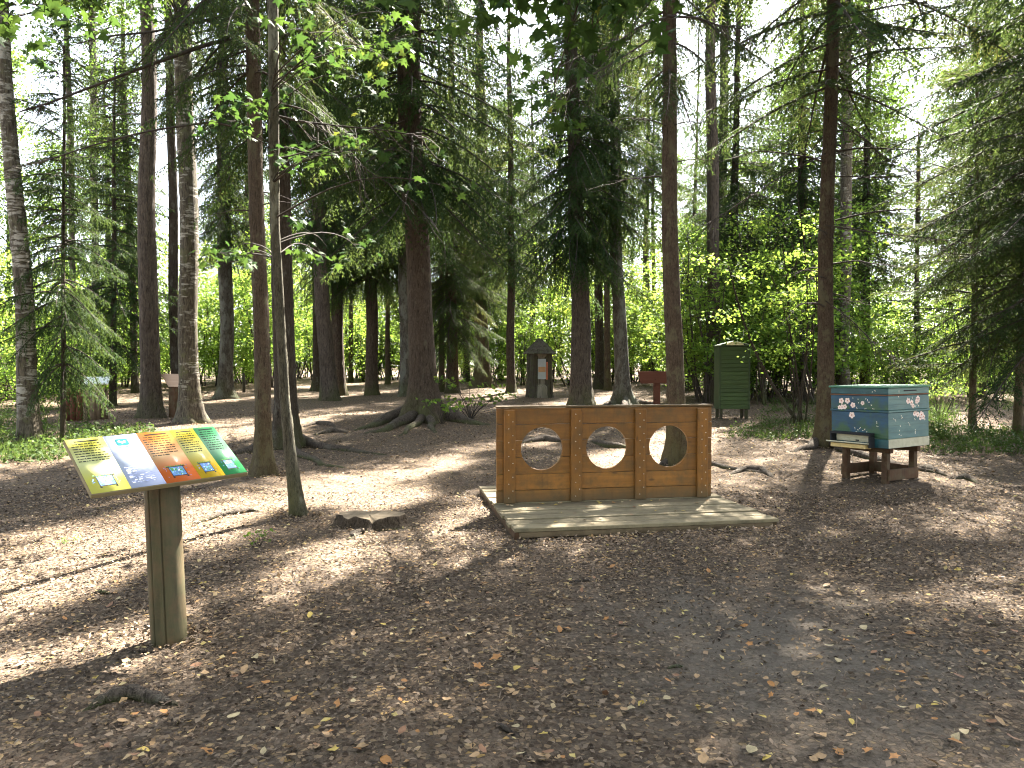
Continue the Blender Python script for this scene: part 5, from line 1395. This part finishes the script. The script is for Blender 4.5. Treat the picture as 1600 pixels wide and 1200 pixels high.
# ------------------------------------------------------------------ surface roots and sticks on the ground
def loose_root(pix, r, label, mat='root', name='surface_root', cat='root', seed=0):
    Q = [at(*p)[:2] for p in pix]
    b = np.array((*Q[0], float(gz(*Q[0]))))
    rng_ = np.random.RandomState(seed)
    t = np.linspace(0, 1, 20); tk = np.linspace(0, 1, len(Q)); Q = np.array(Q)
    X = np.interp(t, tk, Q[:, 0]); Y = np.interp(t, tk, Q[:, 1])
    rr = r * (0.35 + 0.75 * np.sin(np.clip(t, 0.03, 0.97) * math.pi)) * (1 + rng_.normal(0, 0.06, 20))
    Z = gz(X, Y) + rr * 0.25 - 0.02 * (np.abs(t - 0.5) * 2) ** 4
    V, F = tube(np.stack((X, Y, Z), 1) - b, rr, 9)
    V += rng_.normal(0, 0.003, V.shape)
    return tag(put(name, G().add(V, F).mesh(name, [M[mat]], (0,)), None, tuple(b)), label, cat)
loose_root([(130, 1110), (165, 1095), (205, 1085), (245, 1095), (280, 1102)], 0.035, 'mossy bent root breaking through the soil below the sign post', 'root', seed=1)
loose_root([(300, 818), (340, 808), (385, 800), (410, 799)], 0.04, 'long thin root crossing the sunlit patch right of the sign post', seed=2)
loose_root([(470, 668), (495, 662), (515, 664), (525, 668)], 0.06, 'curved root in the clearing between the dark spruce and the biggest spruce', seed=3)
loose_root([(490, 680), (520, 674), (545, 676)], 0.06, 'pale bleached root in a sun fleck left of the biggest spruce', 'root', seed=4)
loose_root([(1140, 742), (1165, 735), (1190, 736), (1208, 746)], 0.06, 'humped dark root on the litter right of the plank wall', 'root', seed=5)
loose_root([(1425, 735), (1450, 734), (1480, 744)], 0.05, 'dark root on the ground right of the hive stand', 'root', seed=6)
loose_root([(1490, 748), (1508, 747), (1530, 756)], 0.045, 'pale-topped root farthest right of the hive stand', 'root', seed=7)
loose_root([(1350, 695), (1400, 702), (1440, 705)], 0.05, 'root running behind the legs of the hive stand', 'root', seed=8)
loose_root([(815, 692), (850, 688), (890, 691)], 0.08, 'root seen through the left hole of the plank wall', seed=9)
loose_root([(925, 690), (950, 699), (985, 700)], 0.08, 'root seen through the middle hole of the plank wall', seed=10)
def stick(pix, r, label, mat='twig', seed=0):
    o = loose_root(pix, r, label, mat, 'fallen_stick', 'stick', seed)
    o.location.z += r * 0.7
    return o
stick([(146, 926), (160, 928), (176, 929)], 0.011, 'short pale stick lying in shade left of the sign post', 'bark_grey', 20)
stick([(880, 912), (905, 910), (932, 907)], 0.008, 'thin dark stick on the litter in front of the deck', 'twig', 21)
stick([(740, 995), (752, 985), (768, 976)], 0.006, 'thin slanting twig on the bare soil low in the middle', 'twig', 22)
stick([(1040, 1047), (1055, 1044), (1070, 1043)], 0.010, 'short thick twig beside yellow leaves on the path', 'bark_grey', 23)
stick([(1122, 1003), (1127, 990), (1133, 978)], 0.008, 'forked dark twig standing out on the grey path', 'twig', 24)
stick([(125, 1025), (133, 1012), (142, 996)], 0.004, 'thin bleached twig in the sun strip left of the sign post', 'bark_lichen', 25)
stick([(775, 1130), (790, 1142), (805, 1150)], 0.009, 'dark twig among leaves at the bottom edge', 'twig', 26)

# ------------------------------------------------------------------ leaf litter
def litter_mat(name, stops):
    m = Mat(name)
    c = m.ramp(m.attr(), stops)
    v = m.coords((1, 1, 1), 'Object')
    c = m.mix(m.math('MULTIPLY', m.noise(v, 90, 3), 0.5), c, m.mix(0.6, c, (0.03, 0.02, 0.012)))
    m.leafy(c, c, 0.12, 0.75, 0.2)
    return m.m
M['litter'] = litter_mat('litter', [(0, (0.028, 0.021, 0.015)), (0.3, (0.082, 0.058, 0.041)), (0.55, (0.172, 0.130, 0.094)), (0.72, (0.27, 0.200, 0.138)), (0.84, (0.31, 0.19, 0.09)), (0.93, (0.40, 0.31, 0.18)), (1.0, (0.50, 0.40, 0.14))])
def litter_points(r_, n, y0, y1, power):
    Y = y0 + (y1 - y0) * r_.uniform(0, 1, n) ** power
    X = Y * r_.uniform(-0.78, 0.78, n)
    return X, Y
def leaves_on_ground(g, r_, X, Y, size, crange, tilt=0.3, lift=0.006):
    n = len(X)
    P = np.stack((X, Y, gz(X, Y) + lift + r_.uniform(0, 0.012, n)), 1)
    Nn = norm(r_.normal(0, tilt, (n, 3)) + np.array((0, 0, 1.0)))
    D = norm(np.cross(Nn, r_.normal(0, 1, (n, 3)))); S = norm(np.cross(D, Nn))
    sz = size * r_.uniform(0.55, 1.3, n)
    blades(g, P, D, S, sz, sz * r_.uniform(0.35, 0.8, n), r_.uniform(0.0, 0.3), 0, r_.uniform(*crange, n) if isinstance(crange, tuple) else crange(n), 0.45)
r_ = np.random.RandomState(77)
g = G()
def outside_things(X, Y):
    lx = (X - DO[0]) * math.cos(TH_W) + (Y - DO[1]) * math.sin(TH_W); ly = -(X - DO[0]) * math.sin(TH_W) + (Y - DO[1]) * math.cos(TH_W)
    ok = ~((lx > -0.03) & (lx < DW + 0.03) & (ly > -0.03) & (ly < DD + 0.03))
    ok &= (X - sb[0]) ** 2 + (Y - sb[1]) ** 2 > 0.012
    return ok
def path_keep(X, Y, strong):
    d = np.sqrt(((X - 1.45) * 0.75) ** 2 + ((Y - 4.0) * 0.55) ** 2) + 0.25 * np.sin(3 * X + 2 * Y)
    return r_.uniform(0, 1, len(X)) < 1 - strong * np.clip(1.15 - d, 0, 1)
for (n, y0, y1, pw, size, cr, strong) in [(78000, 2.2, 9, 0.62, 0.024, (lambda m: r_.beta(0.9, 1.25, m) * 0.85), 0.7), (34000, 8, 20, 0.65, 0.038, (0.05, 0.80), 0.0), (16000, 18, 36, 0.7, 0.06, (0.05, 0.65), 0.0)]:
    X, Y = litter_points(r_, n, y0, y1, pw)
    k = outside_things(X, Y) & path_keep(X, Y, strong)
    X, Y = X[k], Y[k]
    # drifts: thicker and thinner cover
    dn = 0.5 + 0.5 * np.sin(1.7 * X + 0.6 * np.sin(2.1 * Y)) * np.sin(1.3 * Y + 1.1 * np.sin(1.9 * X))
    k = r_.uniform(0, 1, len(X)) < 0.55 + 0.45 * dn
    leaves_on_ground(g, r_, X[k], Y[k], size, cr, 0.35)
for (n, y0, y1, pw, size) in [(15000, 2.3, 9, 0.6, 0.034), (9000, 8, 22, 0.65, 0.050)]:
    X, Y = litter_points(r_, n, y0, y1, pw)
    k = outside_things(X, Y) & path_keep(X, Y, 0.4)
    leaves_on_ground(g, r_, X[k], Y[k], size, lambda m: np.clip(r_.beta(2.4, 1.3, m), 0, 1), 0.28, 0.012)
# drifts of leaves: in hollows, against the deck, the posts and the trunks
cx, cy_ = litter_points(r_, 150, 2.6, 12, 0.7)
spots = [(a, b, r_.uniform(0.12, 0.4), 26) for a, b in zip(cx, cy_)]
for kk in ('T8', 'T9', 'T10', 'T25', 'T29', 'T16', 'T1', 'T6'):
    l_, rd_ = TREES[kk][1], TREES[kk][3][0]
    for q in range(14):
        a = r_.uniform(0, 6.28); spots.append((l_[0] + math.cos(a) * rd_ * 2.0, l_[1] + math.sin(a) * rd_ * 2.0, 0.10, 22))
for q in range(34):
    f = r_.uniform(0, DW)
    spots.append((DO[0] + f * math.cos(TH_W) + 0.06 * math.sin(TH_W), DO[1] + f * math.sin(TH_W) - 0.07, 0.07, 22))
for q in range(10):
    a = r_.uniform(0, 6.28); spots.append((sb[0] + 0.14 * math.cos(a), sb[1] + 0.14 * math.sin(a), 0.05, 16)); spots.append((stb[0] + 0.36 * math.cos(a), stb[1] + 0.30 * math.sin(a), 0.08, 18))
X = np.concatenate([a + r_.normal(0, s_, n_) for a, b, s_, n_ in spots]); Y = np.concatenate([b + r_.normal(0, s_, n_) for a, b, s_, n_ in spots])
k = outside_things(X, Y)
leaves_on_ground(g, r_, X[k], Y[k], 0.036, lambda m: np.clip(r_.beta(2.0, 1.4, m), 0, 1), 0.45, 0.012)
# small twigs and needles
X, Y = litter_points(r_, 7000, 2.3, 14, 0.6); k = outside_things(X, Y); X, Y = X[k], Y[k]
n = len(X); P = np.stack((X, Y, gz(X, Y) + 0.012), 1)
a = r_.uniform(0, 6.28, n); D = np.stack((np.cos(a), np.sin(a), r_.normal(0, 0.05, n)), 1); S = np.stack((-np.sin(a), np.cos(a), 0 * a), 1)
blades(g, P, D, S, 0.03 + 0.22 * r_.uniform(0, 1, n) ** 2.5, r_.uniform(0.002, 0.007, n), 0.3, 0, r_.uniform(0.05, 0.6, n), 0.5)
tag(put('leaf_litter', g.mesh('leaf_litter', [M['litter']]), ground), 'brown leaf litter and twigs covering the ground', None, None, 'stuff')

# the 300 fallen leaves that show largest, one by one
fl_mats = [plain('fallen_leaf_' + nm, c, 0.7, 0.25, 0.3, 60) for nm, c in (('yellow', (0.38, 0.28, 0.07)), ('pale', (0.32, 0.26, 0.15)), ('orange', (0.30, 0.145, 0.05)), ('tan', (0.29, 0.19, 0.10)), ('brown', (0.19, 0.10, 0.055)))]
fl_mesh = []
for mi, fm_ in enumerate(fl_mats):
    for var in range(3):
        rr = np.random.RandomState(mi * 10 + var)
        n = 10
        t = np.arange(n) * 2 * math.pi / n
        asp = rr.uniform(0.55, 0.85)
        rad = 1 + 0.12 * np.cos(t) + rr.normal(0, 0.06, n) + (0.25 * np.cos(5 * t) if (mi == 2 and var == 0) or (mi == 0 and var == 1) else 0)
        x, y = rad * np.cos(t), asp * rad * np.sin(t)
        x[0] *= 1.25
        cu = rr.uniform(0.1, 0.45)
        V = np.stack((x, y, cu * y ** 2 + rr.uniform(-0.1, 0.25) * x ** 2 + rr.normal(0, 0.03, n)), 1)
        V = np.concatenate((V, [[0, 0, 0]], [[-1.0, 0, 0.05], [-1.75, 0.12, 0.12], [-1.75, 0.06, 0.12]])) * 0.021
        F = np.array([(n, q, (q + 1) % n) for q in range(n)] + [(n + 1, n + 2, n + 3)])
        me = G().add(V, F).mesh('fallen_leaf', [fm_])
        fl_mesh.append(me)
r_ = np.random.RandomState(31)
cnt = 0
while cnt < 262:
    px, py = r_.uniform(-10, 1610), 600 + 600 * r_.uniform(0.40, 1.0) ** 0.85
    p = at(px, py)
    if not outside_things(np.array([p[0]]), np.array([p[1]]))[0]: continue
    q = r_.choice(5, p=(0.09, 0.17, 0.22, 0.32, 0.20)) * 3 + r_.randint(3)
    s = r_.uniform(0.65, 1.35)
    put('fallen_leaf', fl_mesh[q], ground, (p[0], p[1], p[2] + 0.018), (r_.normal(0, 0.22), r_.normal(0, 0.22), r_.uniform(0, 6.28)), (s, s, s))
    cnt += 1
# leaves dropped on the deck boards
for k in range(38):
    lx, ly = r_.uniform(0.1, DW - 0.1), r_.uniform(0.08, 1.15) if k % 3 else r_.uniform(1.02, 1.15)
    X, Y = DO[0] + lx * math.cos(TH_W) - ly * math.sin(TH_W), DO[1] + lx * math.sin(TH_W) + ly * math.cos(TH_W)
    s = r_.uniform(0.7, 1.2)
    put('fallen_leaf', fl_mesh[r_.randint(15)], ground, (X, Y, 0.094), (r_.normal(0, 0.12), r_.normal(0, 0.12), r_.uniform(0, 6.28)), (s, s, s))
